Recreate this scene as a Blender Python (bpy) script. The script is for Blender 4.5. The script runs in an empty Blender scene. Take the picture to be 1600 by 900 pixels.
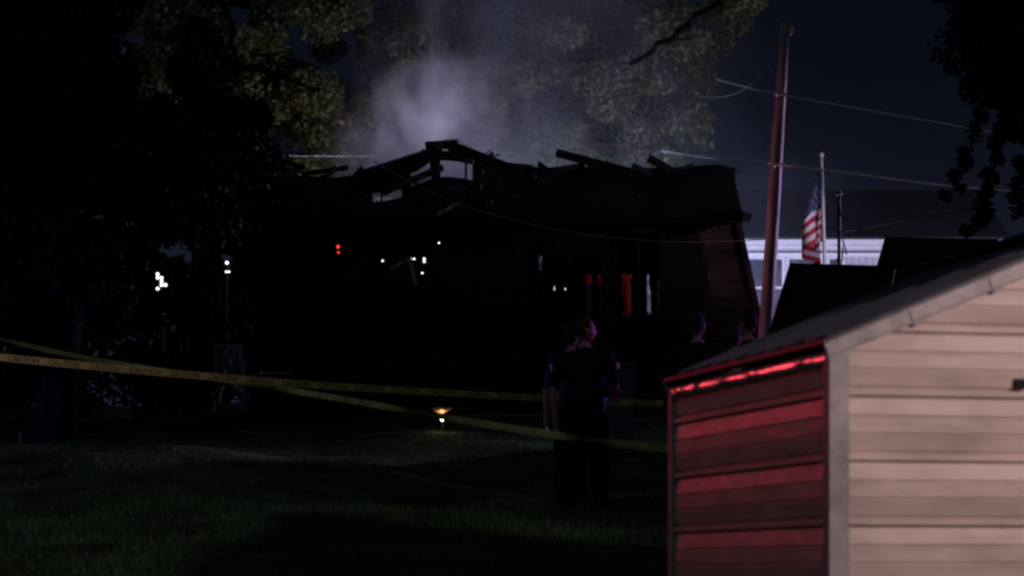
import bpy, bmesh, math, random, zlib
import numpy as np
from mathutils import Vector, Matrix, Quaternion
random.seed(7)
rng = np.random.default_rng(7)
S = bpy.context.scene
C = S.collection
R = math.radians

# ------------------------------------------------------------------ camera
F = 4256.0                       # focal length in pixels of a 1600 px wide frame
HY = 890.0                       # image row of the eye level
CZ = 1.5                         # camera height
cam_d = bpy.data.cameras.new('camera')
cam = bpy.data.objects.new('camera', cam_d); C.objects.link(cam)
cam.location = (0, 0, CZ); cam.rotation_euler = (R(90), 0, 0)
cam_d.sensor_width = 36; cam_d.lens = F/1600*36; cam_d.shift_y = (HY-450)/1600
cam_d.clip_start = .1; cam_d.clip_end = 5000
cam_d.dof.use_dof = True; cam_d.dof.focus_distance = 40; cam_d.dof.aperture_fstop = 3.4
S.camera = cam

# ------------------------------------------------------------------ night sky
W = bpy.data.worlds.new('World'); S.world = W; W.use_nodes = True
nt = W.node_tree; nt.nodes.clear()
o_ = nt.nodes.new('ShaderNodeOutputWorld'); bg = nt.nodes.new('ShaderNodeBackground')
tc = nt.nodes.new('ShaderNodeTexCoord'); sp = nt.nodes.new('ShaderNodeSeparateXYZ')
cr = nt.nodes.new('ShaderNodeValToRGB')
nt.links.new(tc.outputs['Generated'], sp.inputs[0]); nt.links.new(sp.outputs['Z'], cr.inputs[0])
nt.links.new(cr.outputs[0], bg.inputs[0]); nt.links.new(bg.outputs[0], o_.inputs[0])
bg.inputs[1].default_value = 1.0
e = cr.color_ramp.elements
e[0].position = 0.0; e[0].color = (.0125, .0135, .028, 1)
e[1].position = 1.0; e[1].color = (.0020, .0026, .0052, 1)
k = e.new(.11); k.color = (.0085, .0098, .021, 1)
k = e.new(.155); k.color = (.0034, .0048, .0098, 1)
k = e.new(.21); k.color = (.0024, .0034, .0072, 1)

S.view_settings.view_transform = 'Standard'; S.view_settings.look = 'None'
S.view_settings.exposure = 0; S.view_settings.gamma = 1
S.render.engine = 'CYCLES'
S.cycles.use_denoising = True
S.cycles.volume_bounces = 1; S.cycles.max_bounces = 6
S.cycles.volume_step_rate = 1.5; S.cycles.volume_max_steps = 128
S.cycles.sample_clamp_indirect = 4; S.cycles.sample_clamp_direct = 30
S.cycles.pixel_filter_type = 'BLACKMAN_HARRIS'; S.cycles.filter_width = 2.6

# ------------------------------------------------------------------ lamps: emergency lights, one lamp near the camera, added fill lamps
def lamp(name, kind, loc, energy, col, size=.25, aim=None, cone=60, blend=.6):
    d = bpy.data.lights.new(name, kind); o = bpy.data.objects.new(name, d); C.objects.link(o)
    o.location = loc; d.energy = energy; d.color = col; d.shadow_soft_size = size
    if aim is not None:
        o.rotation_euler = (Vector(aim)-Vector(loc)).to_track_quat('-Z', 'Y').to_euler()
        d.spot_size = R(cone); d.spot_blend = blend
    return o
# weak bluish fill added to lift the lawn and the blacks
d = bpy.data.lights.new('night_fill', 'SUN'); o = bpy.data.objects.new('night_fill', d); C.objects.link(o)
d.energy = .085; d.angle = R(12); d.color = (.80, .90, 1); o.rotation_euler = (R(48), 0, R(-35))
lamp('porch_lamp_light', 'SPOT', (8.8, 4.9, 5.2), 2350, (1.0, .68, .64), .16, (2.7, 13.1, 1.7), 36, .6)
lamp('yard_fill_light', 'SPOT', (3.5, 6.0, 4.2), 22, (1.0, .95, .80), .5, (-1.0, 25, 4.4), 46, 1.0)  # extra spot added to brighten the lawn and tapes
lamp('red_beacon_light', 'SPOT', (-16.4, 41.5, 8.4), 2100, (1.0, .06, .10), .10, (1.2, 14.2, 2.05), 5.5, .6)
lamp('red_strobe_light', 'SPOT', (-15.5, 46.4, 5.6), 3900, (1.0, .24, .38), .15, (4.5, 46, 6.4), 24, 1.0).scale = (.30, 1, 1)
lamp('violet_strobe_light', 'SPOT', (16.5, 49.0, 6.6), 9500, (.76, .66, 1.0), .5, (7.4, 68, 8.2), 70, .8)
lamp('violet_back_light', 'SPOT', (15.0, 31.0, 6.0), 2400, (.50, .12, 1.0), .3, (1.2, 25, 4.1), 15, .5).scale = (1, .5, 1)
lamp('blue_beacon_light', 'SPOT', (-13.5, 33.0, 4.6), 500, (.07, .16, 1.0), .3, (-4.0, 44, 3.6), 52, .8)
lamp('amber_scene_light', 'SPOT', (-4.6, 63.5, 6.3), 1500, (1.0, .50, .22), .5, (-5.6, 76, 12.4), 52, 1.0)
lamp('white_scene_light', 'SPOT', (1.0, 63.8, 7.6), 1000, (1.0, .93, .80), .5, (1.0, 77, 17), 88, .8)
lamp('violet_scene_light', 'POINT', (-2.3, 62.6, 7.6), 3300, (.74, .66, 1.0), .4)
lamp('blue_scene_light', 'POINT', (2.6, 64.5, 7.6), 800, (.42, .52, 1.0), .4)

lamp('violet_edge_light', 'SPOT', (17.5, 52.5, 7.5), 16000, (.62, .42, 1.0), .3, (4.5, 46, 7.6), 26, .8).scale = (.12, 1, 1)
lamp('violet_side_light', 'SPOT', (17.5, 43.0, 9.0), 3200, (.74, .62, 1.0), .4, (6.2, 52, 8.6), 46, .9).scale = (1, .5, 1)  # extra spot added to brighten the flag and cable
lamp('blue_strobe_light', 'SPOT', (-12.5, 27.5, 8.6), 480, (.06, .14, 1.0), .2, (0.15, 26.3, 3.05), 6, .8)
lamp('violet_wire_light', 'SPOT', (19, 54, 10.5), 13000, (.80, .72, 1.0), .4, (7, 42, 8.2), 27, .8)  # extra spot added to brighten the overhead cable
lamp('smoke_side_light', 'SPOT', (16.0, 50.5, 10.2), 20000, (.76, .70, 1.0), .3, (-2.0, 57.6, 11.3), 14, .9).scale = (1, .6, 1)  # extra spot added to brighten the smoke plume
# ------------------------------------------------------------------ helpers
def at(px, py, Y):               # the world point that stands at a distance Y behind an image point
    return Vector(((px-800)/F*Y, Y, CZ+(HY-py)/F*Y))

GY = [-60, 0, 10, 13, 16, 19, 22, 25, 29, 35, 40, 45, 50, 60, 70, 90, 150, 400, 1500]
GZ = [-1.8, -1.45, -1.1, -.95, -.4, 0, .3, .53, .8, 1.3, 1.95, 2.5, 2.9, 3.6, 4.2, 5.0, 7, 12, 25]
MX = [-30, -3.4, -2.8, -1.75, -1.1, -.7, -.3, 100]
MA = [.50, .50, .45, .32, .17, .06, 0, 0]
def gz(x, y):
    x = np.asarray(x, float); y = np.asarray(y, float)
    z = np.interp(y, GY, GZ)
    m = np.interp(x, MX, MA)*np.where(y < 29.5, np.exp(-((y-29.5)/3.0)**2), np.exp(-((y-29.5)/1.6)**2))
    bump = .035*np.sin(x*1.3+y*.7)+.03*np.sin(x*.6-y*1.1+2)+.012*np.sin(3.1*x+1.7*y)
    return CZ+z+m+bump*np.clip((y-15)/8, 0, 1)*np.clip((300-y)/250, 0, 1)

class MB:
    def __init__(s): s.v = []; s.f = []; s.m = []
    def add(s, vs, fs, mi=0):
        b = len(s.v); s.v += [tuple(v) for v in vs]
        s.f += [tuple(b+i for i in f) for f in fs]; s.m += [mi]*len(fs); return s
    def box(s, c, size, rot=None, mi=0):
        c = Vector(c); hx, hy, hz = size[0]/2, size[1]/2, size[2]/2
        vs = [Vector((x*hx, y*hy, z*hz)) for x in (-1, 1) for y in (-1, 1) for z in (-1, 1)]
        if rot is not None: vs = [rot @ v for v in vs]
        return s.add([c+v for v in vs], [(0, 1, 3, 2), (4, 6, 7, 5), (0, 4, 5, 1), (2, 3, 7, 6), (0, 2, 6, 4), (1, 5, 7, 3)], mi)
    def beam(s, a, b, w, h, mi=0, up=(0, 0, 1)):
        a = Vector(a); b = Vector(b); d = (b-a); L = d.length; d.normalize()
        side = d.cross(Vector(up))
        if side.length < 1e-4: side = d.cross(Vector((0, 1, 0)))
        side.normalize(); u = side.cross(d)
        vs = []
        for p in (a, b):
            for q, r in ((-1, -1), (1, -1), (1, 1), (-1, 1)): vs.append(p+side*q*w/2+u*r*h/2)
        return s.add(vs, [(3, 2, 1, 0), (4, 5, 6, 7), (0, 1, 5, 4), (1, 2, 6, 5), (2, 3, 7, 6), (3, 0, 4, 7)], mi)
    def tube(s, pts, rad, n=8, mi=0, cap=True):
        pts = [Vector(p) for p in pts]
        if not hasattr(rad, '__len__'): rad = [rad]*len(pts)
        vs = []; fs = []
        prev = None
        for i, p in enumerate(pts):
            d = (pts[min(i+1, len(pts)-1)]-pts[max(i-1, 0)]).normalized()
            ref = Vector((0, 0, 1)) if abs(d.z) < .9 else Vector((0, 1, 0))
            a = d.cross(ref).normalized() if prev is None else (prev-d*prev.dot(d)).normalized()
            prev = a; b = d.cross(a)
            for k in range(n):
                t = 2*math.pi*k/n; vs.append(p+(a*math.cos(t)+b*math.sin(t))*rad[i])
        for i in range(len(pts)-1):
            for k in range(n):
                fs.append((i*n+k, i*n+(k+1) % n, (i+1)*n+(k+1) % n, (i+1)*n+k))
        if cap:
            fs.append(tuple(range(n))[::-1]); fs.append(tuple((len(pts)-1)*n+k for k in range(n)))
        return s.add(vs, fs, mi)
    def lathe(s, c, prof, n=16, axis='z', mi=0):
        vs = []; fs = []
        for r, h in prof:
            for k in range(n):
                t = 2*math.pi*k/n; x, y = r*math.cos(t), r*math.sin(t)
                vs.append({'z': (x, y, h), 'y': (x, h, y), 'x': (h, x, y)}[axis])
        for i in range(len(prof)-1):
            for k in range(n): fs.append((i*n+k, i*n+(k+1) % n, (i+1)*n+(k+1) % n, (i+1)*n+k))
        fs.append(tuple(range(n))[::-1]); fs.append(tuple((len(prof)-1)*n+k for k in range(n)))
        c = Vector(c)
        return s.add([c+Vector(v) for v in vs], fs, mi)
    def build(s, name, mats, parent=None, smooth=False, bevel=0, origin=None):
        me = bpy.data.meshes.new(name)
        if origin is None and parent is None and s.v:
            a = np.array(s.v); origin = Vector(((a[:, 0].min()+a[:, 0].max())/2, (a[:, 1].min()+a[:, 1].max())/2, a[:, 2].min()))
        if origin is None: origin = Vector((0, 0, 0))
        me.from_pydata([tuple(Vector(v)-Vector(origin)) for v in s.v], [], s.f)
        if not isinstance(mats, (list, tuple)): mats = [mats]
        for m in mats: me.materials.append(m)
        me.polygons.foreach_set('material_index', s.m)
        bm = bmesh.new(); bm.from_mesh(me); bmesh.ops.recalc_face_normals(bm, faces=bm.faces)
        if bevel: bmesh.ops.bevel(bm, geom=list(bm.edges), offset=bevel, segments=1, affect='EDGES', clamp_overlap=True)
        bm.to_mesh(me); bm.free()
        if smooth: me.shade_smooth()
        o = bpy.data.objects.new(name, me); C.objects.link(o)
        o.location = origin
        if parent is not None:
            o.parent = parent
            o.location = Vector(origin)
        return o

def tag(o, label=None, cat=None, group=None, kind=None):
    if label: o['label'] = label
    if cat: o['category'] = cat
    if group: o['group'] = group
    if kind: o['kind'] = kind
    return o
def thing(name, label, cat, loc=(0, 0, 0), rz=0, group=None):
    o = bpy.data.objects.new(name, None); C.objects.link(o); o.location = loc; o.rotation_euler = (0, 0, rz)
    o.empty_display_size = .2
    return tag(o, label, cat, group)

# ------------------------------------------------------------------ materials
def mat(name, col, rough=.8, metal=0, noise=0, nscale=4, bump=0, bscale=30, spec=.3, emit=None, es=0, stretch=(1, 1, 1), trans=0, col2=None):
    m = bpy.data.materials.new(name); m.use_nodes = True
    t = m.node_tree; b = t.nodes['Principled BSDF']
    b.inputs['Base Color'].default_value = (*col, 1); b.inputs['Roughness'].default_value = rough
    b.inputs['Metallic'].default_value = metal; b.inputs['Specular IOR Level'].default_value = spec
    if emit: b.inputs['Emission Color'].default_value = (*emit, 1); b.inputs['Emission Strength'].default_value = es
    if noise or bump or col2:
        tcn = t.nodes.new('ShaderNodeTexCoord'); mp = t.nodes.new('ShaderNodeMapping'); mp.inputs['Scale'].default_value = stretch
        t.links.new(tcn.outputs['Object'], mp.inputs[0])
    if noise or col2:
        n = t.nodes.new('ShaderNodeTexNoise'); n.inputs['Scale'].default_value = nscale; n.inputs['Detail'].default_value = 6
        t.links.new(mp.outputs[0], n.inputs[0])
        r = t.nodes.new('ShaderNodeValToRGB'); q = r.color_ramp.elements
        q[0].position = .35; q[1].position = .68
        q[0].color = (*[c*(1-noise) for c in col], 1); q[1].color = (*(col2 or [min(1, c*(1+noise*.6)) for c in col]), 1)
        t.links.new(n.outputs['Fac'], r.inputs[0]); t.links.new(r.outputs[0], b.inputs['Base Color'])
    if bump:
        n2 = t.nodes.new('ShaderNodeTexNoise'); n2.inputs['Scale'].default_value = bscale; n2.inputs['Detail'].default_value = 4
        t.links.new(mp.outputs[0], n2.inputs[0])
        bp = t.nodes.new('ShaderNodeBump'); bp.inputs['Strength'].default_value = min(1, bump); bp.inputs['Distance'].default_value = .02*max(1, bump)
        t.links.new(n2.outputs['Fac'], bp.inputs['Height']); t.links.new(bp.outputs[0], b.inputs['Normal'])
    return m
M = {}
M['lawn'] = mat('lawn_soil', (.036, .075, .038), .95, noise=.6, nscale=1.2, bump=1, bscale=9, col2=(.058, .11, .055), spec=.1)
M['grass'] = mat('grass_blades', (.028, .080, .036), .7, noise=.6, nscale=1.2, col2=(.050, .120, .055), spec=.15)
M['char'] = mat('charred_wood', (.016, .014, .014), .85, noise=.5, nscale=3, bump=.8, bscale=18, spec=.15)
M['char_red_lit'] = mat('scorched_red_lit_siding', (.075, .040, .034), .85, noise=.7, nscale=1.5, bump=.4, bscale=14, spec=.15)  # scorched boards, with the red light on the right wall tinted in
M['shingle'] = mat('charred_shingle', (.010, .010, .011), .9, noise=.4, nscale=8, bump=1, bscale=30, spec=.15)
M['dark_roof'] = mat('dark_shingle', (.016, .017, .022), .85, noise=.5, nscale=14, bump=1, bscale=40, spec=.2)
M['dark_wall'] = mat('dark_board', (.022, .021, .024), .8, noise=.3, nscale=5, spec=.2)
M['shed_wall'] = mat('painted_metal_siding', (.56, .49, .45), .42, noise=.16, nscale=2.6, bump=.35, bscale=3.5, spec=.4, stretch=(1, 1, 2.2), col2=(.66, .58, .54))
M['shed_trim'] = mat('aged_metal_trim', (.33, .33, .36), .45, noise=.35, nscale=5, bump=.3, bscale=9, spec=.5)
M['shed_flash'] = mat('bright_flashing', (.75, .70, .68), .26, metal=.6, noise=.25, nscale=5, bump=.5, bscale=3, spec=.6, stretch=(1, 1, 3))
M['shed_roof'] = mat('dark_metal_roof', (.050, .058, .088), .5, noise=.35, nscale=3, bump=.3, bscale=10, spec=.4)
M['white'] = mat('white_paint', (.80, .80, .80), .55, noise=.08, nscale=6, spec=.3)
M['offwhite'] = mat('pale_siding', (.55, .54, .56), .65, noise=.12, nscale=4, spec=.2)
M['glass'] = mat('window_glass', (.10, .105, .12), .12, noise=.5, nscale=1.6, spec=.6, col2=(.16, .16, .18))
M['grey_roof'] = mat('grey_shingle', (.042, .045, .055), .9, noise=.3, nscale=9, bump=.6, bscale=30, spec=.1)
M['pole'] = mat('weathered_pole', (.34, .27, .25), .8, noise=.5, nscale=6, bump=.7, bscale=14, stretch=(1, 1, .12), spec=.2)
M['metal'] = mat('galvanised_metal', (.5, .5, .5), .35, metal=.7, noise=.2, nscale=8)
M['wire'] = mat('cable_sheath', (.34, .33, .33), .5, spec=.4, noise=.3, nscale=2)
M['black'] = mat('black_rubber', (.02, .02, .02), .7, noise=.3, nscale=10)
M['flagpole'] = mat('flagpole_white', (.82, .82, .82), .35, spec=.5, noise=.06, nscale=9)
M['f_red'] = mat('flag_red', (.50, .03, .05), .8, noise=.15, nscale=20)
M['f_white'] = mat('flag_white', (.78, .76, .74), .8, noise=.1, nscale=20)
M['f_blue'] = mat('flag_blue', (.035, .04, .12), .8, noise=.15, nscale=20)
M['tape'] = mat('yellow_tape', (.64, .60, .18), .45, noise=.15, nscale=6, spec=.5)
M['tape_pale'] = mat('twisted_tape', (.82, .76, .30), .45, noise=.35, nscale=3, spec=.5)
M['tape_ink'] = mat('tape_lettering', (.02, .02, .02), .6, noise=.2, nscale=9)
M['bark'] = mat('tree_bark', (.055, .045, .036), .9, noise=.5, nscale=6, bump=1, bscale=16, stretch=(1, 1, .2), spec=.1)
M['bark_dark'] = mat('dark_bark', (.025, .022, .02), .9, noise=.5, nscale=6, bump=1, bscale=16, stretch=(1, 1, .2), spec=.1)
M['skin'] = mat('skin', (.50, .27, .20), .5, noise=.12, nscale=14, spec=.4)
M['uniform'] = mat('navy_uniform', (.012, .014, .024), .8, noise=.3, nscale=10, bump=.6, bscale=12, spec=.2)
M['trousers'] = mat('dark_trousers', (.010, .010, .014), .85, noise=.3, nscale=10, bump=.6, bscale=9, spec=.15)
M['blue_shirt'] = mat('blue_shirt', (.035, .05, .11), .8, noise=.2, nscale=10, bump=.5, bscale=12, spec=.2)
M['grey_shirt'] = mat('grey_jacket', (.03, .032, .04), .8, noise=.3, nscale=10, bump=.5, bscale=12, spec=.2)
M['boots'] = mat('black_leather', (.010, .010, .010), .45, noise=.2, nscale=10, spec=.5)
M['hair_dark'] = mat('dark_hair', (.02, .016, .014), .55, noise=.4, nscale=40, bump=.8, bscale=60, spec=.12)
M['hair_red'] = mat('reddish_hair', (.10, .045, .03), .55, noise=.4, nscale=40, bump=.8, bscale=60, spec=.12)
M['hair_grey'] = mat('grey_hair', (.05, .05, .055), .6, noise=.4, nscale=40, bump=.8, bscale=60, spec=.12)
M['patch'] = mat('sleeve_patch', (.55, .45, .30), .7, noise=.3, nscale=50)
M['truck_red'] = mat('red_enamel', (.20, .008, .009), .25, noise=.12, nscale=2, spec=.6)
M['truck_white'] = mat('white_enamel', (.72, .72, .74), .25, noise=.08, nscale=3, spec=.6)
M['truck_glass'] = mat('dark_cab_glass', (.012, .012, .014), .15, spec=.4, noise=.3, nscale=3)
M['reflective'] = mat('reflective_stripe', (.8, .78, .7), .3, metal=.3, noise=.1, nscale=8)
M['chrome'] = mat('brushed_metal', (.6, .6, .62), .25, metal=.9, noise=.15, nscale=5)
M['lens_white'] = mat('white_lens', (.8, .8, .9), .3, emit=(1, .93, .98), es=2.2, noise=.1, nscale=9)
M['lens_red'] = mat('red_lens', (.5, .02, .02), .3, emit=(1, .03, .02), es=2.4, noise=.1, nscale=9)
M['lens_amber'] = mat('amber_lens', (.7, .3, .05), .3, emit=(1, .35, .06), es=.5, noise=.1, nscale=9)
M['bulb'] = mat('garden_bulb', (.9, .85, .7), .3, emit=(1, .86, .66), es=6, noise=.05, nscale=9)
M['copper'] = mat('copper_shade', (.62, .33, .16), .45, metal=.3, noise=.3, nscale=14)
M['bin'] = mat('blue_grey_plastic', (.07, .08, .11), .55, noise=.2, nscale=5, spec=.4)
M['chair'] = mat('pale_plastic', (.55, .58, .66), .5, noise=.15, nscale=6, spec=.4)
M['curtain'] = mat('scorched_curtain', (.42, .38, .38), .9, noise=.75, nscale=3, stretch=(3, 3, .5))

def leafmat(name, a, b, rough=.5, spec=.35, scale=.5):
    m = bpy.data.materials.new(name); m.use_nodes = True
    t = m.node_tree; p = t.nodes['Principled BSDF']
    tcn = t.nodes.new('ShaderNodeTexCoord'); n = t.nodes.new('ShaderNodeTexNoise'); n.inputs['Scale'].default_value = scale; n.inputs['Detail'].default_value = 5
    n2 = t.nodes.new('ShaderNodeTexNoise'); n2.inputs['Scale'].default_value = 9
    mx = t.nodes.new('ShaderNodeMath'); mx.operation = 'ADD'; mu = t.nodes.new('ShaderNodeMath'); mu.operation = 'MULTIPLY'; mu.inputs[1].default_value = .5
    t.links.new(tcn.outputs['Object'], n.inputs[0]); t.links.new(tcn.outputs['Object'], n2.inputs[0])
    t.links.new(n.outputs['Fac'], mx.inputs[0]); t.links.new(n2.outputs['Fac'], mx.inputs[1]); t.links.new(mx.outputs[0], mu.inputs[0])
    r = t.nodes.new('ShaderNodeValToRGB'); q = r.color_ramp.elements
    q[0].position = .38; q[1].position = .62; q[0].color = (*a, 1); q[1].color = (*b, 1)
    t.links.new(mu.outputs[0], r.inputs[0]); t.links.new(r.outputs[0], p.inputs['Base Color'])
    p.inputs['Roughness'].default_value = rough; p.inputs['Specular IOR Level'].default_value = spec
    return m
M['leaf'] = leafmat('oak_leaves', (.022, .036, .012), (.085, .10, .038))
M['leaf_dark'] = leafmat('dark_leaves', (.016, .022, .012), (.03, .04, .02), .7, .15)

# ------------------------------------------------------------------ ground
xs = np.unique(np.concatenate([np.linspace(-9, 9, 100), np.linspace(-60, 60, 41), [-1500, -700, -300, -150, 150, 300, 700, 1500]]))
ys = np.unique(np.concatenate([np.linspace(12, 62, 160), np.linspace(-40, 12, 15), np.linspace(62, 200, 20), [300, 400, 700, 1100, 2000]]))
X, Y = np.meshgrid(xs, ys); Z = gz(X, Y)
v = np.stack([X, Y, Z], -1).reshape(-1, 3); nx = len(xs)
f = [(j*nx+i, j*nx+i+1, (j+1)*nx+i+1, (j+1)*nx+i) for j in range(len(ys)-1) for i in range(nx-1)]
me = bpy.data.meshes.new('ground'); me.from_pydata(v.tolist(), [], f); me.materials.append(M['lawn']); me.shade_smooth()
g = bpy.data.objects.new('ground', me); C.objects.link(g); tag(g, kind='structure')

M['path'] = mat('worn_path', (.085, .09, .085), .9, noise=.5, nscale=2, bump=1, bscale=14)
vs = []; fs = []
PX = [(-4.3, 29.3), (-3.95, 29.3), (-3.5, 29.3), (-3.0, 29.3), (-2.2, 29.25), (-1.5, 29.15), (-1.0, 29.0), (-.6, 28.7), (-.25, 28.2), (.2, 27.6)]
for i in range(91):
    t = i/10; k_ = min(int(t), 8); u_ = t-k_; cx_ = PX[k_][0]*(1-u_)+PX[k_+1][0]*u_; cy_ = PX[k_][1]*(1-u_)+PX[k_+1][1]*u_
    for w_ in (-.50, -.22, .06, .32):
        tpr = min(1, i/18, (90-i)/14+.05); y_ = cy_+w_*tpr*(1+.25*math.sin(i*.45)+.15*math.sin(i*1.1)); vs.append((cx_, y_, float(gz(cx_, y_))+(.030 if w_ in (-.22, .06) else -.01)))
for i in range(90):
    for j in range(3): fs.append((i*4+j, i*4+j+1, i*4+j+5, i*4+j+4))
pa = MB().add(vs, fs).build('path', M['path'], None, smooth=True); tag(pa, kind='structure')
def raw_mesh(name, verts, nper, m, parent=None, origin=(0, 0, 0)):
    verts = verts.reshape(-1, 3)-np.array(origin); n = len(verts); nf = n//nper
    me = bpy.data.meshes.new(name); me.vertices.add(n); me.vertices.foreach_set('co', verts.astype(np.float32).ravel())
    me.loops.add(n); me.loops.foreach_set('vertex_index', np.arange(n, dtype=np.int32))
    me.polygons.add(nf); me.polygons.foreach_set('loop_start', np.arange(0, n, nper, dtype=np.int32))
    me.update(calc_edges=True); me.validate(); me.materials.append(m)
    o = bpy.data.objects.new(name, me); C.objects.link(o); o.location = origin
    if parent is not None: o.parent = parent
    return o
# grass blades
N = 110000
gy = 16+26*rng.random(N)**1.25
gx = (rng.random(N)*1.15-.62)*gy*.376*1.02
keep = ~((gx > .9+(gy-15.4)*-.23) & (gy < 16.2))
clump = np.sin(gx*2.1+1.3*np.sin(gy*1.7))*np.sin(gy*2.7+np.sin(gx*3.1))
band = np.exp(-((gy-23.2)/2.3)**2)
keep &= (rng.random(N) < .45+.35*clump+.5*band)
gx, gy = gx[keep], gy[keep]; clump = clump[keep]; band = band[keep]
h = (.030+.030*rng.random(len(gx))+.02*np.clip(clump, 0, 1))*(1+1.1*band)
gzv = gz(gx, gy)-.004; a = rng.random(len(gx))*6.283; w = .006+.004*rng.random(len(gx))
lx = rng.normal(0, .35, len(gx))*h; ly = rng.normal(0, .35, len(gx))*h
b0 = np.stack([gx-np.cos(a)*w, gy-np.sin(a)*w, gzv], -1); b1 = np.stack([gx+np.cos(a)*w, gy+np.sin(a)*w, gzv], -1)
tp = np.stack([gx+lx, gy+ly, gzv+h], -1)
go = raw_mesh('grass', np.stack([b0, b1, tp], 1), 3, M['grass'])
tag(go, 'short uneven lawn grass on the dark slope', 'grass', kind='stuff')

# ------------------------------------------------------------------ near shed
SA = Vector((-.593, 2.6, 0)).normalized(); SB = Vector((SA.y, -SA.x, 0))
SL = 2.667; SW = 3.0; TAN = .41
c0 = at(1300, 530, 12.8); ZE = c0.z; base = CZ-.97
shed = thing('garden_shed', 'pale metal garden shed with ribbed siding and red lit side wall', 'shed', (c0.x, c0.y, base), 0)
def sp_(t, s, z, out=0, side='g'):   # t across the gable, s along the depth; returns coordinates relative to the shed origin
    p = SB*t+SA*s
    p = p + (-SA*out if side == 'g' else -SB*out)
    return Vector((p.x, p.y, z-base))
PROF = [(0, -.012), (.004, -.012), (.010, .014), (.034, .014), (.040, -.012), (.046, -.012), (.054, .003), (.122, .011), (.128, .002), (.134, .002), (.140, .010), (.206, .009), (.211, .001), (.217, .001), (.223, .008), (.298, .000), (.3045, -.012)]
ridge_z = ZE+TAN*SW/2
zk = ZE-.27-.305*5-.25
k = 0
z0 = ZE-.27-.305*6
while z0 < ridge_z-.05:
    # gable strip
    vs = []; fs = []
    for z, dd in PROF:
        zz = z0+z
        if zz > ridge_z-.06: break
        zz_ = max(zz, base)
        tl = max(.066, (zz_-ZE+.04)/TAN+.02)
        vs.append(sp_(tl, 0, zz_, dd)); vs.append(sp_(SW-tl, 0, zz_, dd))
    for i in range(len(vs)//2-1): fs.append((2*i, 2*i+1, 2*i+3, 2*i+2))
    if len(vs) >= 4:
        MB().add(vs, fs).build('siding_panel', M['shed_wall'], shed)
    # side strips
    if z0 < ZE-.3:
        for side_t, sgn in ((0, 1), (SW, -1)):
            vs = []; fs = []
            for z, dd in PROF:
                zz = max(z0+z, base)
                if zz > ZE-.09: zz = ZE-.09
                p = sp_(side_t, .04, zz); q = sp_(side_t, SL-.05, zz)
                vs += [p-SB*dd*sgn, q-SB*dd*sgn]
            for i in range(len(vs)//2-1): fs.append((2*i, 2*i+1, 2*i+3, 2*i+2))
            MB().add(vs, fs).build('siding_panel', M['shed_wall'], shed)
    z0 += .305
# last side strip up to the flashing
for side_t, sgn in ((0, 1), (SW, -1)):
    vs = []; fs = []
    for z, dd in PROF:
        zz = min(ZE-.27+z, ZE-.115)
        vs += [sp_(side_t, .04, zz)-SB*dd*sgn, sp_(side_t, SL-.05, zz)-SB*dd*sgn]
    for i in range(len(vs)//2-1): fs.append((2*i, 2*i+1, 2*i+3, 2*i+2))
    MB().add(vs, fs).build('siding_panel', M['shed_wall'], shed)
# back gable wall (plain) and flashing strip under the eave, bulged where the red glints sit
bk = MB(); bk.add([sp_(0, SL, base), sp_(SW, SL, base), sp_(SW, SL, ZE), sp_(SW/2, SL, ridge_z), sp_(0, SL, ZE)], [(0, 1, 2, 3, 4)]).build('rear_wall', M['shed_wall'], shed)
fl = MB(); vs = []; fs = []
nn = 80
rr = random.Random(5); glint_dents = [(2.42, .07, .016), (2.12, .035, .02), (1.62, .05, .02), (1.48, .12, .008), (1.12, .09, .012), (.36, .05, .018), (.22, .1, .010)]  # bulges shaped to catch the red light as hot spots
for i in range(nn+1):
    s = .03+(SL-.09)*i/nn
    dn = sum(A*math.exp(-((s-c)/w_)**2) for c, w_, A in glint_dents)
    for zz, dd in ((-.138, .004), (-.130, .020), (-.105, .030+dn), (-.072, .027+dn*1.4), (-.052, .012)):
        vs.append(sp_(0, s, ZE+zz)-SB*dd)
for i in range(nn):
    for j in range(4): fs.append((i*5+j, (i+1)*5+j, (i+1)*5+j+1, i*5+j+1))
fl.add(vs, fs).build('eave_flashing', M['shed_flash'], shed, smooth=True)
# corner trims, door jamb detail
for (t, s) in ((0, 0), (SW, 0), (0, SL), (SW, SL)):
    q = MB(); sg = 1 if t == 0 else -1; sd = -1 if s == 0 else 1
    wdt = .078 if s == 0 else .045
    a = sp_(t+sg*wdt/2-sg*.012, s+sd*.013, 0); a.z = (ZE-base)/2-.02
    rot = Matrix.Rotation(math.atan2(SB.y, SB.x), 3, 'Z')
    q.box(a, (wdt+.024, .026, ZE-base-.05), rot)
    b_ = sp_(t-sg*.013, s-sd*.03, 0); b_.z = (ZE-base)/2-.025
    q.box(b_, (.026, .05, ZE-base-.06), rot)
    q.build('corner_trim', M['shed_trim'], shed, bevel=.004)
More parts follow.
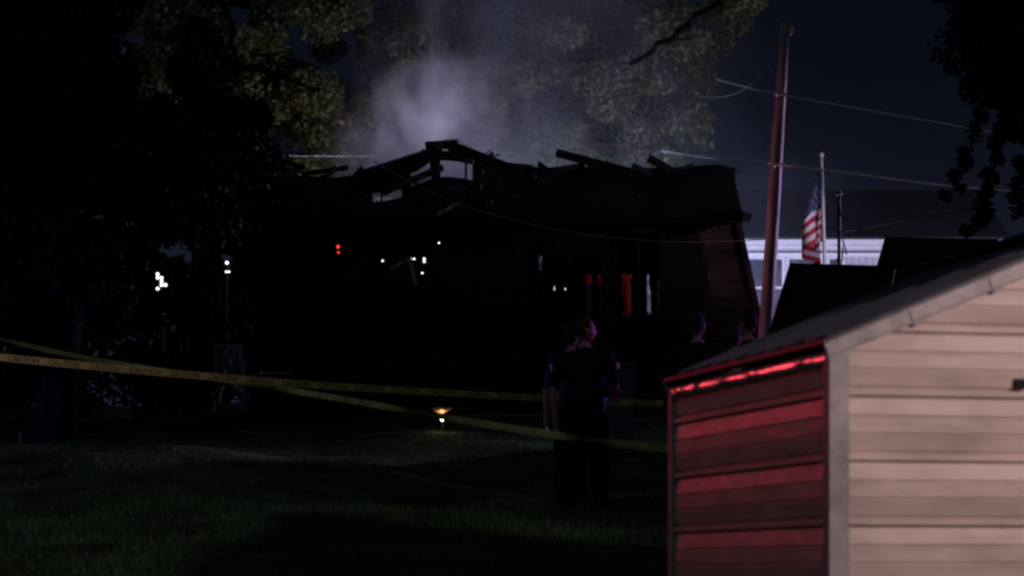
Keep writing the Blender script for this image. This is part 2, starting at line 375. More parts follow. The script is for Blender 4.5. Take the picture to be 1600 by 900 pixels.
# roof panels: strips from eave to ridge with standing ribs
nrp = 9; OV = .03
for sidek in (0, 1):
    for i in range(nrp):
        s0 = -.03+(SL+.06)*i/nrp; s1 = -.03+(SL+.06)*(i+1)/nrp-.004
        prof = [(s0, 0), (s0+.012, .022), (s0+.034, .022), (s0+.046, 0), ((s0+s1)/2-.02, 0), ((s0+s1)/2, .006), ((s0+s1)/2+.02, 0), (s1, 0)]
        vs = []; fs = []
        for s, dz in prof:
            for t in (-OV, SW/2):
                tt = t if sidek == 0 else SW-t
                vs.append(sp_(tt, s, ZE+TAN*t+.012+dz))
            for t in (-OV, SW/2):
                tt = t if sidek == 0 else SW-t
                vs.append(sp_(tt, s, ZE+TAN*t-.004))
        n_ = len(prof)
        for j in range(n_-1):
            A, B = 4*j, 4*(j+1)
            fs += [(A, A+1, B+1, B), (A+2, B+2, B+3, A+3), (A, B, B+2, A+2)]
        fs += [(0, 2, 3, 1), (4*n_-4, 4*n_-3, 4*n_-1, 4*n_-2)]
        MB().add(vs, fs).build('roof_panel', M['shed_roof'], shed)
q = MB(); q.beam(sp_(SW/2, -.035, ridge_z+.035), sp_(SW/2, SL+.035, ridge_z+.035), .22, .02); q.build('ridge_cap', M['shed_roof'], shed)
for s in (-.028, SL+.028):
    for sidek in (0, 1):
        A = (-OV-.01, ZE-.046-OV*TAN); B = (SW/2, ridge_z-.046)
        f_ = (lambda t: t if sidek == 0 else SW-t)
        q = MB(); q.beam(sp_(f_(A[0]), s, A[1]), sp_(f_(B[0]), s, B[1]), .022, .074)
        q.beam(sp_(f_(A[0]), s-.012, A[1]-.032), sp_(f_(B[0]), s-.012, B[1]-.032), .018, .012)
        # overlapping laps of the trim
        for tt in (.38, .78, 1.2):
            q.beam(sp_(f_(tt), s-.004*(1 if s < 0 else -1), ZE-.055+TAN*tt), sp_(f_(tt+.03), s-.004*(1 if s < 0 else -1), ZE-.055+TAN*(tt+.03)), .028, .078)
        q.build('rake_trim', M['shed_trim'], shed, bevel=.003)
for t in (-OV-.012, SW+OV+.012):
    q = MB(); q.beam(sp_(t, -.03, ZE-.012), sp_(t, SL+.03, ZE-.012), .012, .020); q.build('drip_edge', M['shed_roof'], shed)
q = MB(); q.box(sp_(.94, 0, at(1590, 600, 13).z, .012), (.06, .02, .05), Matrix.Rotation(math.atan2(SB.y, SB.x), 3, 'Z')); q.build('latch_plate', M['dark_wall'], shed, bevel=.003)
q = MB(); rot = Matrix.Rotation(math.atan2(SB.y, SB.x), 3, 'Z'); cc = sp_(SW/2, SL/2, 0); q.box((cc.x, cc.y, .03), (SW-.02, SL-.02, .05), rot); q.build('floor_slab', M['dark_wall'], shed)

# ------------------------------------------------------------------ burned house
YF, YR, YB = 50.0, 54.0, 58.0
house = thing('burned_house', 'burned out single storey house, charred black with a collapsed roof', 'house', (0, YF, float(gz(0, 50))))
HO = Vector(house.location)
hb = float(gz(0, 50))
RX = [395, 430, 470, 520, 560, 620, 665, 672, 705, 735, 762, 790, 815, 838, 870, 905, 985, 1000, 1050, 1110, 1136, 1146]
RY = [268, 278, 276, 281, 274, 262, 246, 231, 228, 236, 246, 259, 269, 262, 269, 265, 273, 274, 264, 259, 259, 264]
def ridge_y(px): return float(np.interp(px, RX, RY))
def roof_pt(px, t):       # px taken at the front wall plane
    eave = at(px, 348, YF-.45)
    x = eave.x
    rz = CZ+(HY-ridge_y(px))/F*YR
    xr = (px-800)/F*YR
    x_ = eave.x+(xr-eave.x)*t
    return Vector((x_, YF-.45+(YR-YF+.45)*t, eave.z+(rz-eave.z)*t))
rows = 9
holes_roof = [(688, 738, 281, 299), (640, 672, 285, 297), (655, 700, 262, 272), (582, 628, 306, 312), (398, 426, 309, 319), (868, 880, 258, 262)]
def rowcuts(y0, y1, holes): return [(a, b) for a, b, c, d_ in holes if min(y1, d_)-max(y0, c) > 2.0]
rr = random.Random(11)
def subtract(a, b, cuts):
    segs = [(a, b)]
    for c, d_ in cuts:
        ns = []
        for s, e_ in segs:
            if d_ <= s or c >= e_: ns.append((s, e_))
            else:
                if c > s: ns.append((s, c))
                if d_ < e_: ns.append((d_, e_))
        segs = ns
    return [s for s in segs if s[1]-s[0] > 3]
for k in range(rows):
    t0, t1 = k/rows, (k+1)/rows
    ym = lambda t: (348+(262-348)*t)
    y1, y0 = ym(t0), ym(t1)
    right = 1162-18*(t0+t1)/2
    px = 392+rr.uniform(-6, 25)
    while px < right:
        L = rr.uniform(90, 200); e_ = min(px+L, right)
        if right-e_ < 40: e_ = right
        for s, q_ in subtract(px, e_, rowcuts(y0, y1, holes_roof)):
            n = max(2, int((q_-s)/22)); vs = []; fs = []
            off = rr.uniform(0, .02)+(rr.uniform(0, .05) if s < 820 else 0)
            for i in range(n+1):
                p = s+(q_-s)*i/n
                jag = rr.uniform(-3, 3) if (s < 830) else 0
                for t, dz in ((t0, -.02), (t1+.006, -.02), (t1+.006, .012), (t0, .012)):
                    pt = roof_pt(p, t)+Vector((0, -off*.3, dz+off)); vs.append(pt-HO)
            for i in range(n):
                A, B = 4*i, 4*(i+1)
                for j in range(4): fs.append((A+j, A+(j+1) % 4, B+(j+1) % 4, B+j))
            fs += [(0, 1, 2, 3), (4*n+3, 4*n+2, 4*n+1, 4*n)]
            MB().add(vs, fs).build('roof_plank', M['shingle'], house)
        px = e_+.6
# rear slope only over the right half
for k in range(6):
    t0, t1 = k/6, (k+1)/6
    vs = []
    for t in (t0, t1-.01):
        for p in (850, 1150):
            a = roof_pt(p, 1); y = YR+(YB-YR+.4)*t; vs += [Vector((a.x, y, a.z-.37*(y-YR)))-HO, Vector((a.x, y, a.z-.37*(y-YR)+.03))-HO]
    MB().add(vs, [(0, 2, 6, 4), (1, 5, 7, 3), (0, 1, 3, 2), (4, 6, 7, 5), (0, 4, 5, 1), (2, 3, 7, 6)]).build('roof_plank', M['shingle'], house)
# rafters and trusses
for i in range(17):
    px = 420+i*44
    if 860 < px < 1100: continue
    a, b = roof_pt(px, .0), roof_pt(px, 1.0)
    MB().beam(a-HO-Vector((0, 0, .09)), b-HO-Vector((0, 0, .09)), .045, .12).build('rafter', M['char'], house)
loose = [((383, 250, 53), (462, 268, 52.5), .05, .10), ((402, 262, 53.4), (448, 256, 53.4), .04, .07), ((470, 272, 53.5), (545, 262, 53.6), .05, .09), ((500, 290, 53), (524, 262, 53.5), .05, .08), ((548, 282, 53), (566, 262, 53.4), .04, .08), ((606, 270, 53.6), (640, 248, 53.4), .05, .10), ((640, 262, 53), (662, 236, 53.6), .04, .08), ((742, 262, 53), (770, 240, 53.6), .04, .07), ((775, 256, 53.5), (832, 262, 53.6), .06, .10), ((842, 256, 53.8), (862, 270, 53.5), .05, .09), ((905, 268, 53.5), (942, 252, 53.8), .04, .06), ((1052, 268, 53.6), (1082, 257, 53.8), .04, .06),
         ((870, 239, 53.5), (988, 270, 53.0), .10, .16), ((1013, 247, 53.5), (1047, 266, 53.6), .09, .15), ((988, 259, 53.2), (1018, 273, 53.4), .08, .11),
         ((672, 228, 53.2), (708, 225, 54.0), .22, .18), ((706, 226, 53.5), (815, 268, 53.0), .12, .14), ((560, 274, 53.5), (690, 233, 53.4), .10, .15),
         ((600, 300, 50.5), (690, 262, 52), .08, .12), ((640, 300, 51), (760, 318, 50.2), .07, .12), ((560, 330, 50.4), (720, 290, 51), .08, .12),
         ((430, 300, 50), (560, 330, 50.2), .08, .12), ((392, 300, 50), (470, 262, 53), .08, .14), ((380, 262, 52), (455, 252, 53), .06, .10),
         ((440, 250, 53), (475, 262, 52), .06, .09), ((428, 318, 49.4), (418, 345, 49.4), .05, .09), ((860, 266, 53), (905, 259, 53.6), .3, .1)]
for a, b, w_, h_ in loose:
    MB().beam(at(*a)-HO, at(*b)-HO, w_, h_).build('fallen_rafter', M['char'], house)
for i in range(70):
    px = rr.uniform(400, 1140); t = 1.0 if rr.random() < .6 else rr.uniform(.3, 1); b_ = roof_pt(px, t)+Vector((0, -.05, -.03)); an = rr.uniform(-1.3, 1.3); L_ = rr.uniform(.12, .42) if px < 840 else rr.uniform(.06, .2)
    MB().beam(b_-HO, b_+Vector((L_*math.sin(an), rr.uniform(-.15, .15), L_*math.cos(an)*.45))-HO, rr.uniform(.02, .07), rr.uniform(.015, .04)).build('splinter', M['char'], house)
for i in range(44):
    px = rr.choice((rr.uniform(840, 943), rr.uniform(963, 1033))); y_ = 395 if px < 950 else 362; L_ = rr.uniform(6, 46); yv = YF+rr.uniform(.05, .5)
    MB().beam(at(px, y_-4, yv)-HO, at(px+rr.uniform(-4, 4), y_+L_, yv)-HO, rr.uniform(.01, .05), .02).build('hanging_scrap', M['char'], house)
for i in range(26):
    px = rr.choice((rr.uniform(840, 943), rr.uniform(963, 1033))); y_ = 503 if px < 950 else 495; L_ = rr.uniform(5, 26); yv = YF+rr.uniform(.05, .3)
    MB().beam(at(px, y_+4, yv)-HO, at(px+rr.uniform(-6, 6), y_-L_, yv)-HO, rr.uniform(.02, .07), .02).build('charred_board', M['char'], house)
# soffit block sticking out at the right eave
q = MB(); q.beam(at(1146, 332, 49.9)-HO, at(1167, 340, 49.7)-HO, .25, .15); q.build('eave_return', M['char'], house)
# front wall of charred boards
def wall_right(y): return 1156+(y-345)*.215 if y > 345 else 1156
holes_f = [(824, 836, 395, 503), (841, 888, 395, 503), (893, 943, 395, 503), (963, 996, 362, 495), (1001, 1033, 362, 495),
           (524, 533, 380, 398), (595, 602, 402, 413), (640, 650, 402, 410), (657, 668, 400, 413), (655, 668, 420, 434), (683, 689, 376, 384)]
yy = 345.0; step = 15.5
while yy < 660:
    y1 = yy+step-.8
    right = wall_right(yy+8)
    px = 396+rr.uniform(-5, 14)+(max(0, (yy-345))*-.05)
    while px < right:
        e_ = min(px+rr.uniform(120, 260), right)
        if px < 1065 < e_: e_ = 1085+rr.uniform(0, 25)
        if right-e_ < 50: e_ = right
        cuts = rowcuts(yy, y1, holes_f)
        for s, q_ in subtract(px, e_, cuts):
            off = rr.uniform(0, .012)
            a0, a1, b0_, b1_ = at(s, yy, YF-off), at(s, y1+1.2, YF-.018-off), at(q_, yy, YF-off), at(q_, y1+1.2, YF-.018-off)
            vs = [a0, a1, b1_, b0_]; vs = [p_-HO for p_ in vs]+[p_-HO+Vector((0, .025, 0)) for p_ in vs]
            MB().add(vs, [(0, 1, 2, 3), (7, 6, 5, 4), (0, 3, 7, 4), (1, 5, 6, 2), (0, 4, 5, 1), (3, 2, 6, 7)]).build('siding_board', M['char_red_lit'] if s > 1060 else M['char'], house)
        px = e_-1.2 if e_ < right else right
    yy += step
# corner board on the right
q = MB(); q.beam(at(1153, 345, YF-.02)-HO, at(wall_right(655)-2, 655, YF-.02)-HO, .10, .10, up=(0, 1, 0)); q.build('corner_board', M['char_red_lit'], house)
# window frames with sashes, charred
def window_frame(x0, x1, y0, y1):
    q = MB(); w_ = .055
    for (a, b) in (((x0, y0), (x1, y0)), ((x0, y1), (x1, y1)), ((x0, y0), (x0, y1)), ((x1, y0), (x1, y1))):
        q.beam(at(a[0], a[1], YF-.035)-HO, at(b[0], b[1], YF-.035)-HO, w_, w_, up=(0, 1, 0))
    q.build('window_frame', M['char'], house)
window_frame(838, 943, 395, 503); window_frame(963, 1033, 362, 495)
for x in (890, ): MB().beam(at(x, 395, YF)-HO, at(x, 503, YF)-HO, .05, .05, up=(0, 1, 0)).build('mullion', M['char'], house)
MB().beam(at(998, 362, YF)-HO, at(998, 495, YF)-HO, .045, .05, up=(0, 1, 0)).build('mullion', M['char'], house)
# studs inside, front and rear
for i, px in enumerate(range(430, 1150, 33)):
    for yv, nm in ((YF+.10, 'stud'), (YB-.1, 'stud')):
        p = px+rr.uniform(-4, 4); X_ = (p-800)/F*YF
        if yv < 51 and (838 < p < 943 or 963 < p < 1033): continue
        if yv < 51 and 590 < p < 690: continue
        if yv > 51 and rr.random() < .25: continue
        topz = 7.7 if p > 700 else rr.uniform(6.3, 7.7)
        MB().beam(Vector((X_, yv, hb))-HO, Vector((X_+rr.uniform(-.05, .05), yv, topz))-HO, .045, .09).build(nm, M['char'], house)
# rear wall: panels with openings in line of sight
def rear(x0, x1, z0_, z1_):
    MB().box(Vector(((x0+x1)/2, YB, (z0_+z1_)/2))-HO, (x1-x0, .05, z1_-z0_)).build('rear_wall_panel', M['char'], house)
def rx(px): return (px-800)/F*YB
def rz_(py): return CZ+(HY-py)/F*YB
H_ = [(525, 532, 382, 397), (596, 602, 404, 412), (641, 650, 402, 408), (658, 667, 402, 413), (655, 664, 424, 430), (684, 689, 378, 383)]
ysl = sorted({330, 436, *[h[2] for h in H_], *[h[3] for h in H_]})
for ya, yb_ in zip(ysl[:-1], ysl[1:]):
    for s_, e_ in subtract(415, 842, sorted([(h[0], h[1]) for h in H_ if h[2] <= ya and h[3] >= yb_])): rear(rx(s_), rx(e_), rz_(yb_), rz_(ya))
rear(rx(415), rx(842), hb-.3, rz_(436))
rear(rx(842), rx(1040), hb-.3, rz_(496)); rear(rx(842), rx(1040), rz_(400), rz_(345)); rear(rx(1040), rx(1103), hb-.3, rz_(340))
for a_, b_ in ((852, 861), (868, 877), (888, 914), (925, 934), (941, 971), (988, 1011), (1029, 1040)): rear(rx(a_), rx(b_), rz_(496), rz_(400))
rear(rx(861), rx(888), rz_(444), rz_(400)); rear(rx(861), rx(888), rz_(496), rz_(462))
# side wall right, leaning with the front corner, and side wall left
a, b = at(1153, 345, YF), at(wall_right(655), 655, YF)
vs = [a, b, Vector((b.x, YB, b.z)), Vector((a.x, YB, a.z)), Vector((a.x, YR, roof_pt(1146, 1).z-.1))]
vs = [p-HO for p in vs]; vs += [p-Vector((.05, 0, 0)) for p in vs]
MB().add(vs, [(0, 1, 2, 3, 4), (9, 8, 7, 6, 5), (0, 4, 9, 5), (4, 3, 8, 9), (0, 5, 6, 1), (3, 2, 7, 8)]).build('side_wall', M['char_red_lit'], house)
MB().box(Vector((-4.7, 54, hb+1.0))-HO, (.06, 7.9, 2.4)).build('side_wall', M['char'], house)
MB().box(Vector((0, 54, hb+.1))-HO, (9.2, 7.8, .2)).build('floor_deck', M['char'], house)
for i in range(60):
    px = rr.uniform(842, 1036); y_ = rr.choice((400, 496)); L_ = rr.uniform(15, 70)*(1 if y_ == 400 else -.8); yv = YB+rr.uniform(.05, .4)
    MB().beam(at(px, y_-4, yv)-HO, at(px+rr.uniform(-7, 7), y_+L_, yv)-HO, rr.uniform(.008, .04), .02).build('hanging_scrap', M['char'], house)
# hanging scraps, curtains and standing boards inside
for (px, y0, y1, w_, yv) in ((850, 393, 482, .10, 51.5), (1022, 398, 492, .16, 52.2), (1004, 420, 470, .06, 51.8), (1026, 440, 495, .05, 51.2)):
    q = MB(); n = 14; vs = []; fs = []
    a = at(px, y0, yv); b = at(px, y1, yv)
    for i in range(n+1):
        z = a.z+(b.z-a.z)*i/n
        for j in range(7):
            u = j/6-.5; ww = w_*(1-.35*math.sin(i*.9)*.5)*(1 if i < n-3 else .8)
            vs.append(Vector((a.x+u*ww+.012*math.sin(i*.7), a.y+.02*math.sin(j*2.1+i*.3), z))-HO)
    for i in range(n):
        for j in range(6): fs.append((i*7+j, i*7+j+1, (i+1)*7+j+1, (i+1)*7+j))
    q.add(vs, fs).build('curtain_remnant', M['curtain'], house)
for (a, b) in (((640, 402, 49.2), (650, 445, 49.2)), ((612, 420, 49.3), (640, 404, 49.2)), ((684, 335, 49.2), (720, 315, 49.3))):
    MB().beam(at(*a)-HO, at(*b)-HO, .04, .06).build('hanging_strip', M['curtain'], house)
for i in range(26):
    px = rr.uniform(420, 820); y_ = rr.uniform(49.0, 49.7); a = at(px, 640, y_); L = rr.uniform(.5, 1.6); an = rr.uniform(-1.2, 1.2)
    b = a+Vector((L*math.sin(an), rr.uniform(-.2, .2), L*abs(math.cos(an))*.6))
    MB().beam(a-HO, b-HO, .05, rr.uniform(.06, .14)).build('charred_board', M['char'], house)

# ------------------------------------------------------------------ white house
YW = 68.0
wh = thing('white_house', 'white neighbour house with wide eave trim behind the utility pole', 'house', (at(1250, 500, YW).x, YW, float(gz(8, YW))))
WO = Vector(wh.location)
def wp(px, py, dy=0): return at(px, py, YW)+Vector((0, dy, 0))-WO
def wbox(name, x0, x1, y0, y1, dy, th, m, parent=wh, bevel=0):
    a, b = wp(x0, y0), wp(x1, y1)
    return MB().box(((a.x+b.x)/2, dy, (a.z+b.z)/2), (b.x-a.x, th, a.z-b.z)).build(name, m, parent, bevel=bevel)
wbox('wall', 1080, 1560, 398, 655, .16, .2, M['offwhite'])
wbox('fascia_board', 1070, 1570, 376.5, 385.5, -.30, .05, M['white'])
wbox('crown_moulding', 1072, 1568, 386, 391, -.25, .05, M['white'])
wbox('frieze_board', 1075, 1565, 395, 401.5, .03, .05, M['white'])
wbox('soffit', 1072, 1568, 391.5, 392.5, -.1, .42, M['white'])
for (x0, x1) in ((1171, 1222), (1233, 1283), (1296, 1316)):
    fr = MB()
    t_ = 4.0
    for (a0, a1, b0_, b1_) in ((x0-t_, x1+t_, 402, 405), (x0-t_, x1+t_, 494, 499), (x0-t_, x0, 405, 494), (x1, x1+t_, 405, 494), (x0, x1, 448, 451.5)):
        a, b = wp(a0, b0_), wp(a1, b1_); fr.box(((a.x+b.x)/2, .02, (a.z+b.z)/2), (b.x-a.x, .08, a.z-b.z))
    fo = fr.build('window', M['white'], wh)
    for (b0_, b1_, dy) in ((405, 448, .035), (451.5, 494, .045)):
        wbox('pane', x0, x1, b0_, b1_, dy, .012, M['glass'], fo)
    wbox('sill', x0-6, x1+6, 499.3, 502.5, -.02, .16, M['white'], fo)
wbox('mullion_post', 1226.5, 1228.5, 402, 499, .03, .08, M['white']); wbox('corner_board', 1160, 1166.5, 402, 640, .03, .07, M['white'])
for i in range(20):     # vertical boards with battens at the right
    x0 = 1321+i*11; wbox('siding_board', x0, x0+10.2, 402, 640, .045, .03, M['offwhite'])
for i in range(20):     # clapboards below the windows
    y0 = 504+i*7; wbox('siding_board', 1167, 1319, y0, y0+6.7, .045, .025, M['offwhite'])
ra, rb = wp(1065, 376), wp(1575, 376); zt = wp(0, 296).z*1.0
rp = MB(); zt = (at(1200, 300, YW+4.2).z-WO.z)
rp.add([(ra.x, -.34, ra.z+.0), (rb.x, -.34, rb.z), (rb.x, 4.2, zt), (ra.x, 4.2, zt), (ra.x, -.34, ra.z+.05), (rb.x, -.34, rb.z+.05), (rb.x, 4.2, zt+.05), (ra.x, 4.2, zt+.05),
        (rb.x, 8.8, rb.z), (ra.x, 8.8, ra.z), (rb.x, 8.8, rb.z+.05), (ra.x, 8.8, ra.z+.05)],
       [(0, 1, 2, 3), (7, 6, 5, 4), (0, 4, 5, 1), (3, 2, 8, 9), (7, 11, 10, 6), (9, 8, 10, 11), (0, 3, 7, 4), (1, 5, 6, 2), (3, 9, 11, 7), (2, 6, 10, 8)]).build('roof', M['grey_roof'], wh)
for x in (1082, 1558):
    a = wp(x, 398); rpz = ra.z
    MB().add([(a.x, .27, -.2), (a.x, 8.4, -.2), (a.x, 8.4, rpz-.1), (a.x, 4.2, zt-.08), (a.x, .27, rpz-.1)], [(0, 1, 2, 3, 4)]).build('side_wall', M['offwhite'], wh)

# ------------------------------------------------------------------ two dark outbuildings between
def outbuilding(label, ridge0, ridge1, left_low, Yc, depth, rot):
    a = at(*ridge0, Yc); b = at(*ridge1, Yc+(.3)); L = (b-a).length
    gzv = float(gz(a.x, Yc))
    o = thing('outbuilding', label, 'outbuilding', (a.x, a.y, gzv), 0, 'dark outbuildings behind the metal shed')
    O = Vector(o.location)
    d = (b-a); d.z = 0; d.normalize(); n = Vector((-d.y, d.x, 0))    # n points away from the camera
    hh = a.z-gzv; low = at(*left_low, Yc-1.2); drop = a.z-low.z
    ang = rot
    # front and rear roof slopes
    fe = a+Vector((low.x-a.x, -depth, -drop)); fe_r = fe+d*L
    re_ = a+Vector((-.1, depth, -drop)); re_r = re_+d*L
    rows_ = 9
    for (e0, e1, nm) in ((fe, fe_r, 'roof_slope'), (re_, re_r, 'roof_slope')):
        for i in range(rows_):
            t0, t1 = i/rows_, (i+1)/rows_
            p = [e0+(a-e0)*t0, e1+(a+d*L-e1)*t0, e1+(a+d*L-e1)*(t1+.02), e0+(a-e0)*(t1+.02)]
            up = Vector((0, 0, .012)); vs = [p[0]+up*2, p[1]+up*2, p[2], p[3]]; vs = [q_-O for q_ in vs]+[q_-O-Vector((0, 0, .03)) for q_ in vs]
            MB().add(vs, [(0, 1, 2, 3), (7, 6, 5, 4), (0, 4, 5, 1), (1, 5, 6, 2), (2, 6, 7, 3), (3, 7, 4, 0)]).build('shingle_course', M['dark_roof'], o)
    # gable wall boards on the left
    fl_, rl_ = Vector((fe.x+.1, fe.y+.1, gzv)), Vector((re_.x, re_.y-.1, gzv))
    vs = [fl_-O, rl_-O, Vector((re_.x, re_.y-.1, re_.z))-O, a+Vector((.02, 0, -.05))-O, Vector((fe.x+.1, fe.y+.1, fe.z))-O]
    vs += [v_+Vector((.05, 0, 0)) for v_ in vs]
    MB().add(vs, [(0, 1, 2, 3, 4), (9, 8, 7, 6, 5), (0, 5, 6, 1), (1, 6, 7, 2), (0, 4, 9, 5)]).build('gable_wall', M['dark_wall'], o)
    vs = [fl_+d*L-O, rl_+d*L-O, re_r-O, a+d*L-O, fe_r-O]
    MB().add(vs, [(0, 1, 2, 3, 4)]).build('gable_wall', M['dark_wall'], o)
    q = MB(); q.box(((fl_+d*L/2-O)+Vector((0, .05, (fe.z-gzv)/2))), (L-.1, .06, fe.z-gzv)); q.build('front_wall', M['dark_wall'], o)
    q = MB(); q.beam(fe-O-Vector((.02, 0, .02)), a-O-Vector((.02, 0, .02)), .05, .10); q.build('barge_board', M['dark_wall'], o)
    q = MB(); q.beam(re_-O-Vector((.02, 0, .02)), a-O-Vector((.02, 0, .02)), .05, .10); q.build('barge_board', M['dark_wall'], o)
    return o
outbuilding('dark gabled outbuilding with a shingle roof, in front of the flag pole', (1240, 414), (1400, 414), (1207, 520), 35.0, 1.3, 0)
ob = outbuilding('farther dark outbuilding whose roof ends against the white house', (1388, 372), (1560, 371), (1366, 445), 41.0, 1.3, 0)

# ------------------------------------------------------------------ utility pole and wires
YP = 46.0
pt, pb = at(1227, 36, YP), at(1195, 540, YP)
dirv = (pt-pb); low = pb-dirv*((pb.z-(float(gz(pb.x, YP))-.3))/dirv.z)
pole = thing('utility_pole', 'tall leaning wooden utility pole lit red on one side', 'utility pole', (low.x, low.y, low.z+.3))
PO = Vector(pole.location)
q = MB(); n = 22
pts = [low+(pt-low)*i/n for i in range(n+1)]
q.tube([p-PO for p in pts], [.135-.055*i/n+.003*math.sin(i*2.1) for i in range(n+1)], 18); q.build('shaft', M['pole'], pole, smooth=True)
q = MB(); q.lathe(at(1236, 48, YP-.05)-PO, [(.01, -.06), (.04, -.05), (.025, -.02), (.045, 0), (.025, .02), (.04, .05), (.01, .07)], 12); q.build('insulator', M['white'], pole)
q = MB(); q.tube([at(1226, 50, YP)-PO, at(1236, 54, YP-.05)-PO], .015, 8); q.build('insulator_pin', M['metal'], pole)
for y_ in (147, 257):
    q = MB(); p = at(1216 if y_ > 200 else 1219, y_, YP-.12)-PO; q.box(p, (.22, .05, .035)); q.lathe(p+Vector((-.08, -.03, -.05)), [(.02, 0), (.03, .03), (.02, .06)], 8); q.build('cable_clamp', M['metal'], pole)
def wire(label, pts, r, m=None, smooth_n=6):
    P = [at(*p) for p in pts]
    out = []
    for i in range(len(P)-1):
        p0, p1, p2, p3 = P[max(i-1, 0)], P[i], P[i+1], P[min(i+2, len(P)-1)]
        for k in range(smooth_n):
            t = k/smooth_n
            out.append(.5*((2*p1)+(-p0+p2)*t+(2*p0-5*p1+4*p2-p3)*t*t+(-p0+3*p1-3*p2+p3)*t**3))
    out.append(P[-1])
    q = MB(); q.tube(out, r, 6)
    o = q.build('overhead_wire', m or M['wire'], None, smooth=True); tag(o, label, 'wire', 'overhead wires')
    return o
wire('bright overhead cable sloping gently down from the pole past the flag', [(1035, 236, 62), (1100, 245, 56), (1209, 257, 46.1), (1330, 272, 44), (1470, 290, 42), (1620, 303, 40)], .021, M['flagpole'])
wire('dim upper overhead wire crossing the sky towards the dark tree', [(1120, 124, 60), (1165, 136, 55), (1214, 147, 46.1), (1330, 168, 43), (1500, 198, 40), (1640, 222, 38)], .013, M['flagpole'])
wire('short slack wire curling from high on the pole to the lit tree', [(1212, 78, 46), (1195, 108, 48), (1165, 138, 51), (1130, 151, 55), (1095, 152, 60)], .012)
wire('slack wire curving from the pole down to the burned house corner', [(1211, 188, 46), (1198, 222, 47), (1178, 252, 49), (1158, 266, 51), (1142, 268, 53)], .011)
wire('sagging wire hanging in front of the charred roof', [(585, 252, 50), (640, 284, 48.5), (720, 320, 48.3), (830, 350, 48), (950, 371, 47.4), (1080, 378, 46.6), (1202, 374, 46)], .008, M['wire'])
wire('thin level wire left of the smoke above the collapsed roof', [(380, 243, 60), (480, 244, 62), (600, 244, 64)], .012)
wire('loose line rising from the broken rafter into the tree leaves', [(845, 262, 58), (880, 246, 58), (905, 236, 58), (940, 202, 59), (975, 170, 60)], .012)
wire('short frayed line along the broken rafter top', [(868, 240, 53.6), (885, 237, 54), (905, 237, 55), (925, 244, 56)], .012)
wire('dark wire running low over the far outbuilding', [(1300, 366, 60), (1380, 352, 50), (1450, 338, 44), (1560, 318, 38)], .008, M['black'])

# ------------------------------------------------------------------ flag pole and flag
YFl = 56.0
ft, fb_ = at(1283.5, 246, YFl), at(1289, 430, YFl)
dv = ft-fb_; fl0 = fb_-dv*((fb_.z-float(gz(6.4, YFl)))/dv.z)
fp = thing('flag_pole', 'slim white flag pole with a ball finial behind the dark outbuilding', 'flag pole', fl0)
q = MB(); q.tube([Vector((0, 0, 0)), fb_-fl0, ft-fl0], [.045, .040, .030], 12); q.build('shaft', M['flagpole'], fp, smooth=True)
q = MB(); q.lathe(ft-fl0+Vector((0, 0, .05)), [(.01, -.05), (.04, -.03), (.055, 0), (.04, .035), (.008, .05)], 12); q.build('finial', M['flagpole'], fp, smooth=True)
hp0 = at(1284, 258, YFl-.05); hd = (fb_-ft).normalized()
HOIST, FLY = 1.55, 2.35
def Ff(u, v, off=0):     # u down the hoist, v along the fly
    p = hp0+hd*(u*HOIST*(1.0))
    grow = .25+.75*min(1, u*1.5+.1)
    lat = -.43*math.sin(min(1, v*2.1)*math.pi*.5)*grow if v < .48 else -.40*grow*(1-1.35*(v-.48)+.55*math.sin((v-.48)*13)*.5)
    lat += .02*math.sin(v*21+u*3)
    dep = -.05+.11*math.sin(v*11+u*1.6)+.16*v
    drop = 1.0*v**.95*(.55+.35*(1-u)) if True else 0
    drop *= 1.0
    return p+Vector((lat-off*.2, dep-off, -drop))
nu, nv = 52, 60; vs = []; fs = []; mi = []
for i in range(nu+1):
    for j in range(nv+1): vs.append(Ff(i/nu, j/nv))
for i in range(nu):
    for j in range(nv):
        fs.append((i*(nv+1)+j, i*(nv+1)+j+1, (i+1)*(nv+1)+j+1, (i+1)*(nv+1)+j))
        st = i//4
        mi.append(2 if (st < 7 and j/nv < .40) else (0 if st % 2 == 0 else 1))
q = MB(); q.v = [tuple(v_) for v_ in vs]; q.f = fs; q.m = mi
fcl = q.build('flag', [M['f_red'], M['f_white'], M['f_blue']], None, smooth=True, origin=tuple(hp0))
tag(fcl, 'American flag hanging limp from the white flag pole', 'flag')
q = MB()
for r_ in range(9):
    for c_ in range(11):
        if (r_+c_) % 2: continue
        uc, vc = (r_+1)/10*7/13, (c_+1)/12*.40
        for off in (.006, -.006):
            pts_ = []
            for k in range(10):
                rad = (.027 if k % 2 == 0 else .011); an = math.pi/2+k*math.pi/5
                pts_.append(Ff(uc-rad*math.sin(an)/HOIST, vc+rad*math.cos(an)/FLY, off)-hp0)
            q.add([Ff(uc, vc, off)-hp0]+pts_, [(0, 1+k, 1+(k+1) % 10) for k in range(10)])
st = q.build('stars', M['f_white'], fcl); st['kind'] = 'stuff'

